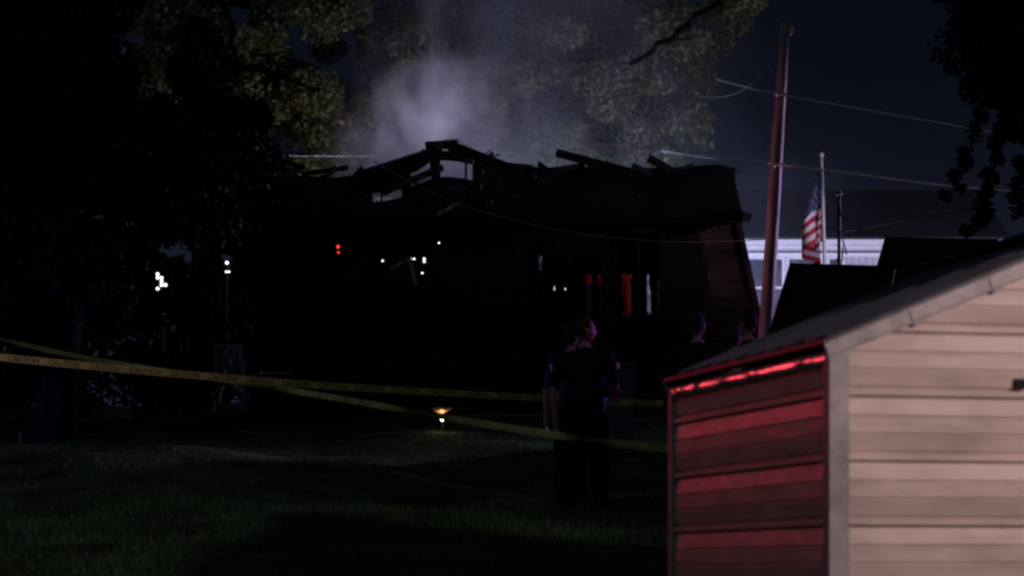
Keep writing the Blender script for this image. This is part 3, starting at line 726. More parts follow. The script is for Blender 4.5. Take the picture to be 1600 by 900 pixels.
# ------------------------------------------------------------------ antenna mast
mb_ = at(1311, 296, 38.5); ml = Vector((at(1311, 430, 38.5).x, 38.5, float(gz(4.5, 38.5))))
am = thing('antenna_mast', 'thin dark antenna mast standing behind the nearer outbuilding', 'antenna', ml)
q = MB(); q.tube([(0, 0, 0), mb_-ml], [.035, .022], 8); q.build('mast', M['black'], am)
for (a, b) in (((1311, 330), (1319, 345)), ((1311, 355), (1322, 392)), ((1322, 392), (1323, 398)), ((1317, 385), (1316, 408)), ((1308, 312), (1314, 310)), ((1311, 400), (1303, 412))):
    q = MB(); q.tube([at(*a, 38.4)-ml, at(*b, 38.4)-ml], .011, 6); q.build('antenna_cable', M['black'], am)
q = MB(); q.tube([at(1304, 306, 38.3)-ml, at(1318, 301, 38.7)-ml], .014, 6)
for k in range(4):
    c_ = at(1305+k*4, 305.5-k*1.3, 38.4+.1*k)-ml; q.tube([c_+Vector((0, -.15, 0)), c_+Vector((0, .15, 0))], .008, 5)
q.build('aerial', M['black'], am)

# ------------------------------------------------------------------ caution tapes
def tape(name, label, pts, width, m, twist, letters):
    P = [at(*p) for p in pts]; out = []
    for i in range(len(P)-1):
        p0, p1, p2, p3 = P[max(i-1, 0)], P[i], P[i+1], P[min(i+2, len(P)-1)]
        for k in range(24):
            t = k/24; out.append(.5*((2*p1)+(-p0+p2)*t+(2*p0-5*p1+4*p2-p3)*t*t+(-p0+3*p1-3*p2+p3)*t**3))
    out.append(P[-1])
    th = thing(name, label, 'tape', out[0], 0, 'caution tapes across the lawn'); O = out[0]
    n = len(out); vs = []; fs = []; frames = []; s = 0
    for i, p in enumerate(out):
        d_ = (out[min(i+1, n-1)]-out[max(i-1, 0)]).normalized()
        if i: s += (p-out[i-1]).length
        up = Vector((0, 0, 1)); up = (up-d_*up.dot(d_)).normalized()
        ang = twist(s, i/(n-1)); u = Quaternion(d_, ang) @ up
        frames.append((p-O, d_, u, s))
        vs += [p-O-u*width/2, p-O+d_.cross(u)*.0008, p-O+u*width/2]
    for i in range(n-1):
        fs += [(3*i, 3*i+1, 3*i+4, 3*i+3), (3*i+1, 3*i+2, 3*i+5, 3*i+4)]
    MB().add(vs, fs).build('ribbon', m, th, smooth=True)
    if letters:
        total = frames[-1][3]; S_ = np.array([f_[3] for f_ in frames])
        cu = bpy.data.curves.new('word', 'FONT'); cu.body = 'CAUTION'; cu.size = .066; cu.offset = .0006
        tmp = bpy.data.objects.new('word', cu); C.objects.link(tmp); bpy.context.view_layer.update()
        wm = bpy.data.meshes.new_from_object(tmp.evaluated_get(bpy.context.evaluated_depsgraph_get())); bpy.data.objects.remove(tmp)
        co = np.array([v_.co[:] for v_ in wm.vertices]); fc = [tuple(p_.vertices) for p_ in wm.polygons]
        wd = co[:, 0].max()-co[:, 0].min(); co[:, 1] -= (co[:, 1].max()+co[:, 1].min())/2; co[:, 0] -= co[:, 0].min()
        pos = .04; 
        while pos+wd < total:
            vs = []
            for x_, y_, _ in co:
                ss = pos+x_; i = int(np.clip(np.searchsorted(S_, ss)-1, 0, n-2)); t = (ss-S_[i])/max(1e-6, S_[i+1]-S_[i])
                p = frames[i][0].lerp(frames[i+1][0], t); u = frames[i][2].lerp(frames[i+1][2], t); d_ = frames[i][1]
                nn_ = d_.cross(u); nn_ = nn_ if nn_.y < 0 else -nn_
                vs.append(p+u*y_+nn_*.003)
            MB().add(vs, fc).build('lettering', M['tape_ink'], th)
            pos += wd+.095
    return th
tape('caution_tape', 'flat yellow caution tape with repeated black lettering, passing behind the two standing people',
     [(-60, 552, 24.5), (120, 570, 25), (300, 586, 25.5), (500, 602, 26.2), (700, 614, 26.8), (850, 622, 27.4), (960, 628, 27.8), (1036, 630, 28)], .066, M['tape'],
     lambda s, t: .15*math.sin(s*.9), True)
tape('caution_tape', 'twisted pale tape sloping down to the metal shed, in front of the people',
     [(-60, 514, 31), (60, 544, 30.4), (200, 571, 29.5), (400, 601, 27.5), (600, 635, 25), (700, 653, 23.8), (870, 680, 21.8), (1048, 703, 19.6)], .060, M['tape_pale'],
     lambda s, t: .25+.35*math.sin(s*1.6)+.25*math.sin(s*3.7), False)

# ------------------------------------------------------------------ trees
def inside(poly, x, y):
    c_ = np.zeros(len(x), bool); j = len(poly)-1
    for i in range(len(poly)):
        xi, yi = poly[i]; xj, yj = poly[j]
        hit = ((yi > y) != (yj > y)) & (x < (xj-xi)*(y-yi)/((yj-yi) or 1e-9)+xi)
        c_ ^= hit; j = i
    return c_
def leaves(name, cents, rad, n, size, m, parent, origin, flat=.75, shell=.35):
    cents = np.asarray(cents); idx = rng.integers(0, len(cents), n)
    d_ = rng.normal(size=(n, 3)); d_ /= np.linalg.norm(d_, axis=1)[:, None]
    r_ = np.asarray(rad)[idx]*(shell+(1-shell)*rng.random(n)**.6)
    p = cents[idx]+d_*r_[:, None]*np.array([1, 1, flat])
    a = rng.normal(size=(n, 3)); a /= np.linalg.norm(a, axis=1)[:, None]
    b = np.cross(a, rng.normal(size=(n, 3))); b /= np.linalg.norm(b, axis=1)[:, None]
    s = size*(.6+.8*rng.random(n))[:, None]
    v_ = np.stack([p-a*s*.5, p+b*s*.28-a*s*.05, p+a*s*.5, p-b*s*.28+a*s*.05], 1)
    return raw_mesh(name, v_, 4, m, parent, (0, 0, 0) if parent is None else tuple([0, 0, 0])) if parent is None else raw_mesh_local(name, v_, m, parent, origin)
def raw_mesh_local(name, v_, m, parent, origin):
    return_ = raw_mesh(name, (v_.reshape(-1, 3)-np.array(origin)).reshape(v_.shape), 4, m, None, (0, 0, 0)); return_.parent = parent; return return_
def limb(q, a, b, r0, r1, wob=.15, n=7, rnd=rr):
    a = Vector(a); b = Vector(b); pts_ = []
    for i in range(n+1):
        t = i/n; w_ = math.sin(math.pi*t)*wob
        pts_.append(a.lerp(b, t)+Vector((rnd.uniform(-w_, w_), rnd.uniform(-w_, w_), rnd.uniform(-w_, w_)*.5)))
    q.tube(pts_, [r0+(r1-r0)*i/n for i in range(n+1)], 8)
    return pts_
def tree(name, label, poly, Yc, dY, nclump, crad, nleaf, lsize, trunk_px, m, bark, group=None, tr=.35, shell=.35, keepout=None, limbs=9):
    global rng
    rng = np.random.default_rng(zlib.crc32(label.encode()))
    xs_ = [p[0] for p in poly]; ys_ = [p[1] for p in poly]
    cx, cy = [], []
    while len(cx) < nclump:
        x = rng.uniform(min(xs_), max(xs_), 400); y = rng.uniform(min(ys_), max(ys_), 400)
        k_ = inside(poly, x, y)
        if keepout:
            for (a, b, c_, d_) in keepout: k_ &= ~((x > a) & (x < b) & (y > c_) & (y < d_))
        cx += list(x[k_]); cy += list(y[k_])
    cx, cy = np.array(cx[:nclump]), np.array(cy[:nclump]); yy_ = Yc+rng.uniform(-dY, dY, nclump)
    cents = np.stack([(cx-800)/F*yy_, yy_, CZ+(HY-cy)/F*yy_], -1)
    rad = crad*(.6+.7*rng.random(nclump))
    tx = (trunk_px-800)/F*Yc; gzv = float(gz(tx, Yc))
    o = thing(name, label, 'tree', (tx, Yc, gzv), 0, group); O = np.array([tx, Yc, gzv])
    raw = leaves('crown', cents, rad, nleaf, lsize, m, o, O, shell=shell)
    zmid = np.percentile(cents[:, 2], 35); top = Vector((tx+.1, Yc, max(zmid, gzv+2)))-Vector(O)
    q = MB(); limb(q, (0, 0, -.2), top, tr, tr*.6, .12); q.build('trunk', bark, o, smooth=True)
    sel = rng.choice(nclump, limbs, replace=False)
    for i in sel:
        q = MB(); st_ = Vector((0, 0, 0)).lerp(top, rr.uniform(.6, .98)); e_ = Vector(cents[i]-O)
        pts_ = limb(q, st_, e_, tr*.38, .03, .35)
        for k in (3, 5):
            limb(q, pts_[k], pts_[k]+Vector((rr.uniform(-1, 1), rr.uniform(-1, 1), rr.uniform(-.2, 1)))*1.2, tr*.14, .012, .12, 4)
        q.build('limb', bark, o, smooth=True)
    return o
lit_poly = [(240, -120), (1120, -120), (1185, 30), (1178, 72), (1130, 100), (1118, 135), (1075, 160), (1082, 200), (1045, 245), (1045, 300), (430, 300), (420, 200), (370, 150), (240, 140)]
big = tree('oak_tree', 'huge leafy tree behind the burned house, dimly lit through the smoke', lit_poly, 76, 3.5, 320, .74, 125000, .16, 700, M['leaf'], M['bark_dark'], tr=.5, limbs=12)
tree('oak_tree', 'dark bare looking tree wedged behind the smoke, trunk right of the roof peak', [(830, 60), (1110, 20), (1120, 150), (1050, 270), (860, 300), (800, 180)], 71, 1.0, 30, .7, 14000, .15, 985, M['leaf'], M['bark'], tr=.2, limbs=8)
left_poly = [(-120, -120), (185, -120), (190, 10), (170, 60), (190, 130), (262, 160), (300, 120), (310, 40), (295, -10), (300, -60), (380, -120), (372, -20), (345, 20), (338, 80), (345, 130), (335, 165), (400, 185), (405, 262), (380, 290), (345, 330), (280, 400), (190, 400), (150, 520), (-120, 560)]
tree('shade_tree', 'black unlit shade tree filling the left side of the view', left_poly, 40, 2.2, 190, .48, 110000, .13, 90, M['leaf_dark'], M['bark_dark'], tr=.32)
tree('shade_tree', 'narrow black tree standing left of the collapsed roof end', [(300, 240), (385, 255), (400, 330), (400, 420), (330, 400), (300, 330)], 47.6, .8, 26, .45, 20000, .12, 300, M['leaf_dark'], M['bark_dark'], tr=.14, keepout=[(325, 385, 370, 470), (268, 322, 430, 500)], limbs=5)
right_poly = [(1450, -120), (1740, -120), (1740, 330), (1670, 310), (1630, 250), (1585, 220), (1550, 170), (1520, 110), (1500, 50), (1465, 0)]
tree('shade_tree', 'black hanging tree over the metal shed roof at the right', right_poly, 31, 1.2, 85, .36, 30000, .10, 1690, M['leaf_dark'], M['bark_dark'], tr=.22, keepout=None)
rt = [o_ for o_ in C.objects if o_.get('label') == 'black hanging tree over the metal shed roof at the right'][0]; RO = Vector(rt.location)
for (pth, rad_, n_) in (([(1530, 170), (1515, 235), (1500, 270), (1482, 318)], .075, 420), ([(1575, 190), (1552, 270), (1540, 320), (1515, 372)], .085, 800), ([(1600, 250), (1590, 300), (1596, 340)], .08, 400)):
    P_ = [at(x, y, 31.5) for x, y in pth]; q = MB(); q.tube([p-RO for p in P_], [.018, .012, .008, .004][:len(P_)], 6); q.build('limb', M['bark_dark'], rt)
    cc_ = []
    for k in range(len(P_)-1):
        for t in (0, .25, .5, .75): cc_.append(P_[k].lerp(P_[k+1], t)+Vector((rr.uniform(-.08, .08), rr.uniform(-.1, .1), 0)))
    spr = leaves('spray', np.array([tuple(c_) for c_ in cc_]), np.full(len(cc_), rad_*1.3), n_, .08, M['leaf_dark'], rt, np.array(RO), shell=.1); spr['kind'] = 'stuff'
# dark branch across the upper part of the lit tree
q = MB(); limb(q, at(985, 100, 60), at(1125, 5, 58), .05, .10, .12, 9); limb(q, at(1040, 62, 59.3), at(1085, 60, 59), .03, .015, .05, 4)
b_o = q.build('branch', M['bark_dark'], big); b_o.location = -Vector(big.location)
sh_t = [o_ for o_ in C.objects if o_.get('label') == 'black unlit shade tree filling the left side of the view'][0]
q = MB(); limb(q, at(330, 92, 41), at(500, 140, 41.5), .05, .02, .09, 9); limb(q, at(395, 88, 41), at(460, 80, 41.3), .02, .01, .05, 4); limb(q, at(352, 10, 41), at(372, 100, 41), .05, .03, .06, 5); limb(q, at(300, 80, 40.5), at(345, 95, 41), .06, .05, .05, 4)
b_o = q.build('branch', M['bark_dark'], sh_t); b_o.location = -Vector(sh_t.location)
# bushes
def bush(label, px, py, Yc, w_, h_, n, ls, cat='bush', m=None, sparse=.3):
    global rng
    rng = np.random.default_rng(zlib.crc32(label.encode()))
    p = at(px, py, Yc); gzv = float(gz(p.x, Yc)); o = thing('bush', label, 'bush', (p.x, Yc, gzv), 0, 'dark bushes around the burned house')
    k_ = 12; c_ = np.stack([p.x+rng.uniform(-w_, w_, k_), Yc+rng.uniform(-.4, .4, k_), gzv+.3+rng.random(k_)*(h_-.3)], -1)
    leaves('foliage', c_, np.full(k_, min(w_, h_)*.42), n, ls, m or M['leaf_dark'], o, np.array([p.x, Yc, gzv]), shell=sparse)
    q = MB()
    for i in range(5): limb(q, (rr.uniform(-.15, .15), 0, -.1), Vector(c_[i])-Vector((p.x, Yc, gzv)), .025, .008, .08, 5)
    q.build('stems', M['bark_dark'], o)
    return o
bush('wide low dark bush at the left edge of the lawn', 40, 640, 43, 1.3, 1.5, 9000, .09)
bush('dark bush left of the slatted garden chair', 210, 640, 45, 1.0, 1.1, 7000, .09)
bush('tall sparse bush with emergency lights glinting through it', 262, 560, 47, .60, 3.3, 9500, .13, sparse=.1)
bush('thin dark bush between the glints and the slatted chair', 322, 560, 48.5, .35, 1.6, 700, .10, sparse=.1)
bush('round dark bush in front of the burned wall, right of the slatted chair', 480, 640, 48.3, .8, 1.1, 5000, .08)
bush('low dark bush behind the small garden lamp', 640, 640, 48.6, .9, .8, 5000, .08)
bush('dark bush under the burned windows, behind the two people', 860, 640, 48.4, 1.1, .9, 6000, .08)
# far woods
n = 60000; fx = rng.uniform(-45, 60, n); fy = rng.uniform(118, 130, n)
hh = 9+2.2*np.sin(fx*.21)+1.3*np.sin(fx*.57+1); hh = np.where(fx > 6, hh*.6, hh)
fz = gz(fx, fy)+hh*rng.random(n)**.7
a = rng.normal(size=(n, 3)); a /= np.linalg.norm(a, axis=1)[:, None]; b = np.cross(a, rng.normal(size=(n, 3))); b /= np.linalg.norm(b, axis=1)[:, None]
p = np.stack([fx, fy, fz], -1); s = .55
wo = raw_mesh('woods', np.stack([p-a*s*.5, p+b*s*.3, p+a*s*.5, p-b*s*.3], 1), 4, M['leaf_dark']); tag(wo, 'far unlit treeline beyond the houses', 'woods', kind='stuff')

# ------------------------------------------------------------------ fire engine behind the house
def wheel(parent, x, y, z, r, w_):
    q = MB(); q.lathe((x, y, z), [(r*.55, -w_/2), (r*.9, -w_/2), (r, -w_*.35), (r, w_*.35), (r*.9, w_/2), (r*.55, w_/2)], 24, 'y'); wo_ = q.build('wheel', M['black'], parent, smooth=False)
    q = MB(); q.lathe((x, y, z), [(.05, -w_*.3), (r*.3, -w_*.42), (r*.54, -w_*.3), (r*.56, -w_*.5), (r*.56, w_*.5), (r*.2, w_*.3)], 16, 'y'); q.build('rim', M['chrome'], wo_)
def engine(label, x0, Yc, length, lights=True, front=1, body=None, door=None):
    door = door or M['chrome']
    body = body or M['truck_red']
    gzv = float(gz(x0+length/2, Yc)); o = thing('fire_engine', label, 'fire engine', (x0+length/2, Yc, gzv), 0)
    L = length; hx = L/2; sx = front
    B = lambda nm, c_, sz, m, par=o, bev=.02: MB().box((c_[0]*sx, c_[1], c_[2]), sz, None).build(nm, m, par, bevel=bev)
    B('chassis', (0, 0, .62), (L-.3, 2.2, .28), M['black'])
    cab = B('cab', (hx-1.35, 0, 1.85), (2.6, 2.4, 2.15), body, bev=.09)
    for yv in (-1.215, 1.215):
        for cx_ in (hx-.75, hx-1.95):
            B('side_window', (cx_, yv, 2.25), (.85, .02, .75), M['truck_glass'], cab, .01)
            B('door_handle', (cx_+.3, yv*1.01, 1.7), (.16, .03, .04), M['chrome'], cab, .005)
    B('windscreen', (hx-.04, 0, 2.25), (.02, 2.0, .85), M['truck_glass'], cab, .005)
    bd = B('body', (-1.35, 0, 1.75), (L-2.9, 2.4, 2.0), body, bev=.04)
    nb = 4; bw = (L-3.1)/nb
    for yv in (-1.21, 1.21):
        for i in range(nb):
            cx_ = -1.35-(L-3.1)/2+bw*(i+.5); dr = B('roller_door', (cx_, yv, 1.85), (bw-.12, .03, 1.35), door, bd, .01)
            for k in range(8): B('slat', (cx_, yv*1.012, 1.28+k*.16), (bw-.16, .02, .14), door, dr, .004)
    for yv in (-1.225, 1.225): B('stripe', (0, yv, 1.02), (L-.3, .012, .16), M['reflective'], bev=0)
    for xx in (hx-1.2, -hx+2.0, ):
        for yv in (-1.05, 1.05): wheel(o, xx*sx, yv, .52, .52, .32)
    B('bumper', (hx+.08, 0, .62), (.25, 2.3, .35), M['chrome'])
    lb = B('light_bar', (hx-1.2, 0, 3.02), (.35, 1.8, .16), M['black'])
    for k in range(5): B('beacon', (hx-1.2, -.72+k*.36, 3.12), (.28, .28, .10), M['lens_red'] if k % 2 else M['truck_white'], lb, .02)
    ld = MB()
    for yv in (-.5, -.1): ld.beam((-hx*sx+.3*sx, yv, 2.95), ((hx-2.8)*sx, yv, 2.95), .04, .09)
    for k in range(14): ld.tube([((-hx+.5+k*(L-3.6)/14)*sx, -.5, 2.95), ((-hx+.5+k*(L-3.6)/14)*sx, -.1, 2.95)], .018, 6)
    ld.build('ladder', M['chrome'], o)
    return o
en = engine('red fire engine parked behind the burned house, seen only through gaps', (400-800)/F*61.5, 61.5, 8.55, True, 1, door=M['truck_red'])
EO = Vector(en.location)
def ep(px, py, Yc): return at(px, py, Yc)-EO
def flood(px, py, Yc, w_, h_, m=M['lens_white'], nm='scene_light'):
    # a lamp head: black housing with a row or block of round lenses
    p = ep(px, py, Yc); q = MB(); q.box((0, 0, 0), (w_+.04, .10, h_+.04)); o = q.build(nm, M['black'], en, bevel=.01); o.location = p
    d_ = min(w_, h_, .085); nx_ = max(1, int(w_/d_+.3)); nz_ = max(1, int(h_/d_+.3)); q = MB()
    for a in range(nx_):
        for b in range(nz_):
            if nx_*nz_ > 6 and rr.random() < .55: continue
            q.lathe((-w_/2+w_/nx_*(a+.5), -.055, -h_/2+h_/nz_*(b+.5)), [(.002, -.012), (d_*.30, -.008), (d_*.42, .0), (d_*.42, .004)], 12, 'y')
    q.build('lens', m, o)
    return o
flood(528.5, 386, 60.1, .08, .12, M['lens_red'], 'marker_light'); flood(529, 395, 60.1, .06, .05, M['lens_red'], 'marker_light')
M['lens_warm'] = mat('warm_lens', (.8, .7, .5), .3, emit=(1, .80, .55), es=1.4, noise=.1, nscale=9)
flood(882, 452, 60.1, .07, .10, M['lens_warm'], 'marker_light'); flood(866, 451, 60.1, .03, .09, M['lens_warm'], 'marker_light')
flood(598, 408, 60.1, .05, .08); flood(645, 405, 60.1, .13, .05); flood(663, 407, 60.1, .06, .12); flood(686, 380, 60.1, .045, .045); flood(660, 427, 60.1, .07, .05)
q = MB(); q.tube([ep(612, 420, 61.3), ep(612, 312, 61.3)], .05, 10); mt = q.build('light_mast', M['chrome'], en)
flood(594, 311, 61.2, .26, .055); flood(609, 311, 61.2, .10, .05); flood(623, 310, 61.2, .10, .045)
q = MB(); q.tube([ep(412, 420, 61.3), ep(412, 318, 61.3)], .05, 10); q.build('light_mast', M['chrome'], en)
flood(418, 314, 61.2, .20, .05); flood(404, 317, 61.2, .04, .10)
flood(657, 291, 61.2, .22, .03); flood(672, 297, 61.2, .12, .03); flood(680, 306, 61.2, .10, .03)
q = MB(); q.tube([ep(664, 420, 61.3), ep(664, 299, 61.3)], .04, 10); q.build('light_mast', M['chrome'], en)
def light_stand(label, px, Yc, top, heads):
    global en, EO
    p = at(px, 500, Yc); g_ = float(gz(p.x, Yc)); o = thing('light_stand', label, 'light stand', (p.x, Yc, g_), 0, 'portable light stands behind the trees')
    e0, O0 = en, EO; en, EO = o, Vector(o.location)
    zt_ = at(px, top, Yc).z-g_
    MB().tube([(0, .08, .5), (0, .08, zt_)], .02, 8).build('pole', M['metal'], o)
    for k in range(3):
        a_ = 2.1*k+.3; MB().tube([(0, .08, .9), (.55*math.cos(a_), .08+.55*math.sin(a_), 0)], .014, 6).build('leg', M['metal'], o)
    for h_ in heads: flood(*h_)
    en, EO = e0, O0
light_stand('tall light stand with two stacked blocks of white lamps at the left', 256, 60.2, 428, [(253, 440, 60.1, .26, .40), (252, 478, 60.1, .32, .40)])
light_stand('light stand carrying a single tall red lamp', 294, 60.0, 455, [(294, 467, 59.9, .08, .32, M['lens_red'], 'marker_light')])
light_stand('small light stand with two tiny white lamps', 355, 60.0, 405, [(355, 411, 59.9, .085, .085), (356, 425, 59.9, .12, .055)])
r2 = engine('second red fire engine behind the burned windows', -2.9, 69.0, 6.0, True, -1, door=M['truck_red'])

# ------------------------------------------------------------------ small garden things
lp = at(691, 662, 40.0); lg = float(gz(lp.x, 40))
gl = thing('garden_lamp', 'small lit garden path lamp glowing under a copper shade', 'lamp', (lp.x, 40.0, lg))
zb = at(692, 654, 40).z-lg; zs = at(690, 640, 40).z-lg
q = MB(); q.tube([(0, .02, -.05), (0, .02, zs)], .010, 8); q.build('stem', M['black'], gl)
q = MB(); q.lathe((0, 0, zb), [(.006, -.04), (.026, -.022), (.032, 0), (.024, .022), (.008, .036)], 12); q.build('bulb', M['bulb'], gl, smooth=True)
q = MB(); q.lathe((-.015, 0, zs), [(.02, -.055), (.08, -.035), (.155, .0), (.16, .02), (.10, .03), (.02, .045)], 18); q.build('lamp_shade', M['copper'], gl, smooth=True)
lamp('garden_lamp_glow', 'POINT', (lp.x, 39.93, lg+zb+.02), 1.4, (1, .62, .34), .05)
# slatted chair
cp = at(357, 612, 47.5); cg = float(gz(cp.x, 47.5))
ch = thing('garden_chair', 'pale slatted garden chair by the burned wall, faintly lit blue', 'chair', (cp.x, 47.5, cg), R(8))
zt_ = at(357, 537, 47.5).z-cg
for k in range(5): MB().box((-.21+k*.105, .12, zt_-.28), (.075, .02, .56)).build('back_slat', M['chair'], ch, bevel=.004)
MB().box((0, .135, zt_-.02), (.54, .025, .05)).build('top_rail', M['chair'], ch, bevel=.005)
for k in range(4): MB().box((0, -.32+k*.11, zt_-.58), (.5, .09, .02)).build('seat_slat', M['chair'], ch, bevel=.004)
for sx in (-1, 1):
    MB().box((sx*.27, -.1, zt_-.36), (.08, .5, .022)).build('armrest', M['chair'], ch, bevel=.004)
    for yv in (-.32, .1): MB().box((sx*.25, yv, (zt_-.38)/2-.02), (.04, .05, zt_-.36)).build('leg', M['chair'], ch, bevel=.004)
# low bench
bp_ = at(432, 596, 46.5); bgz = float(gz(bp_.x, 46.5)); be = thing('garden_bench', 'low backless garden bench right of the slatted chair', 'bench', (bp_.x, 46.5, bgz))
zq = at(432, 584, 46.5).z-bgz; zq = min(zq, .9)
for k in range(3): MB().box((0, -.13+k*.13, zq), (.52, .11, .03)).build('seat_slat', M['chair'], be, bevel=.004)
for sx in (-1, 1): MB().box((sx*.22, 0, zq/2-.03), (.03, .32, zq)).build('leg', M['dark_wall'], be, bevel=.004)
# wheeled bin
bn = at(972, 690, 36.0); bz = float(gz(bn.x, 36)); ztb = at(972, 566, 36).z-bz
bi = thing('wheeled_bin', 'tall blue grey wheeled bin on the lawn right of the standing people', 'bin', (bn.x, 36.0, bz))
h_ = ztb
q = MB(); vs = []
for z_, w1, w2 in ((.08, .13, .16), (h_-.10, .17, .21)): vs += [(-w1, -w2, z_), (w1, -w2, z_), (w1, w2, z_), (-w1, w2, z_)]
q.add(vs, [(3, 2, 1, 0), (4, 5, 6, 7), (0, 1, 5, 4), (1, 2, 6, 5), (2, 3, 7, 6), (3, 0, 4, 7)]); q.build('body', M['bin'], bi, bevel=.012)
q = MB(); q.box((0, 0, h_-.06), (.38, .46, .06)); q.box((0, .24, h_-.04), (.32, .05, .04)); q.build('lid', M['bin'], bi, bevel=.012)
for sx in (-1, 1):
    q = MB(); q.lathe((sx*.16, .2, .09), [(.03, -.02), (.09, -.02), (.09, .02), (.03, .02)], 16, 'x'); q.build('wheel', M['black'], bi)
q = MB(); q.tube([(-.15, .27, h_-.03), (.15, .27, h_-.03)], .014, 8); q.build('handle', M['black'], bi)
# left edge post and rail fence stub
gp = at(30, 694, 33.5); gg = float(gz(gp.x, 33.5))
sw = thing('fence_stub', 'short dark fence post with a pale rail at the left edge of the lawn', 'fence', (gp.x, 33.5, gg))
MB().beam((0, 0, -.2), (-.03, 0, .52), .08, .08, up=(0, 1, 0)).build('post', M['dark_wall'], sw, bevel=.006)
MB().beam((-.9, 0, .24), (-.06, 0, .27), .03, .09, up=(0, 0, 1)).build('rail', M['chair'], sw, bevel=.004)
MB().beam((-.95, 0, -.2), (-.95, 0, .5), .08, .08, up=(0, 1, 0)).build('post', M['dark_wall'], sw, bevel=.006)
# far porch lamp at the left edge
pl = at(3, 456, 66); o_l = thing('porch_lamp', 'dim yellow wall lamp far off at the left edge behind the trees', 'lamp', (pl.x, 66, pl.z))
MB().lathe((0, 0, 0), [(.02, -.16), (.09, -.13), (.11, .05), (.06, .12)], 12).build('shade', M['lens_amber'], o_l)
MB().lathe((0, 0, 0), [(.02, .12), (.13, .13), (.10, .18), (.02, .22)], 12).build('cap', M['black'], o_l)
MB().tube([(0, 0, .2), (0, .05, .1), (0, .1, -3.0)], .03, 8).build('post', M['black'], o_l)

# ------------------------------------------------------------------ people
def head_mesh(bm, c_, yaw, sc=1.0):
    tmp = bmesh.new(); bmesh.ops.create_icosphere(tmp, subdivisions=4, radius=1)
    rz = Matrix.Rotation(yaw, 3, 'Z')
    for v_ in tmp.verts:
        x, y, z = v_.co         # +y is the face
        fx, fy, fz_ = x*.074, y*.093, z*.115
        if z < 0:
            k_ = -z; fx *= 1-.20*k_**1.6; fy *= 1-.08*k_
            if y > 0: fy += .012*k_
        if y > 0:
            nose = math.exp(-(x/.16)**2)*math.exp(-((z+.18)/.20)**2); fy += .024*nose
            eye = math.exp(-((abs(x)-.38)/.17)**2)*math.exp(-((z-.02)/.13)**2); fy -= .010*eye
            brow = math.exp(-((z-.20)/.12)**2)*math.exp(-(x/.6)**2); fy += .005*brow
            lip = math.exp(-(x/.32)**2)*(math.exp(-((z+.50)/.05)**2)+math.exp(-((z+.62)/.05)**2)); fy += .005*lip
            chin = math.exp(-(x/.3)**2)*math.exp(-((z+.92)/.16)**2); fy += .010*chin
        ear = math.exp(-((abs(x)-.97)/.10)**2)*math.exp(-((y+.08)/.16)**2)*math.exp(-((z+.05)/.24)**2); fx += math.copysign(.016*ear, x)
        p = rz @ Vector((fx, fy, fz_))*sc; v_.co = p+c_
    me_ = bpy.data.meshes.new('h'); tmp.to_mesh(me_); tmp.free(); bm.from_mesh(me_); bpy.data.meshes.remove(me_)
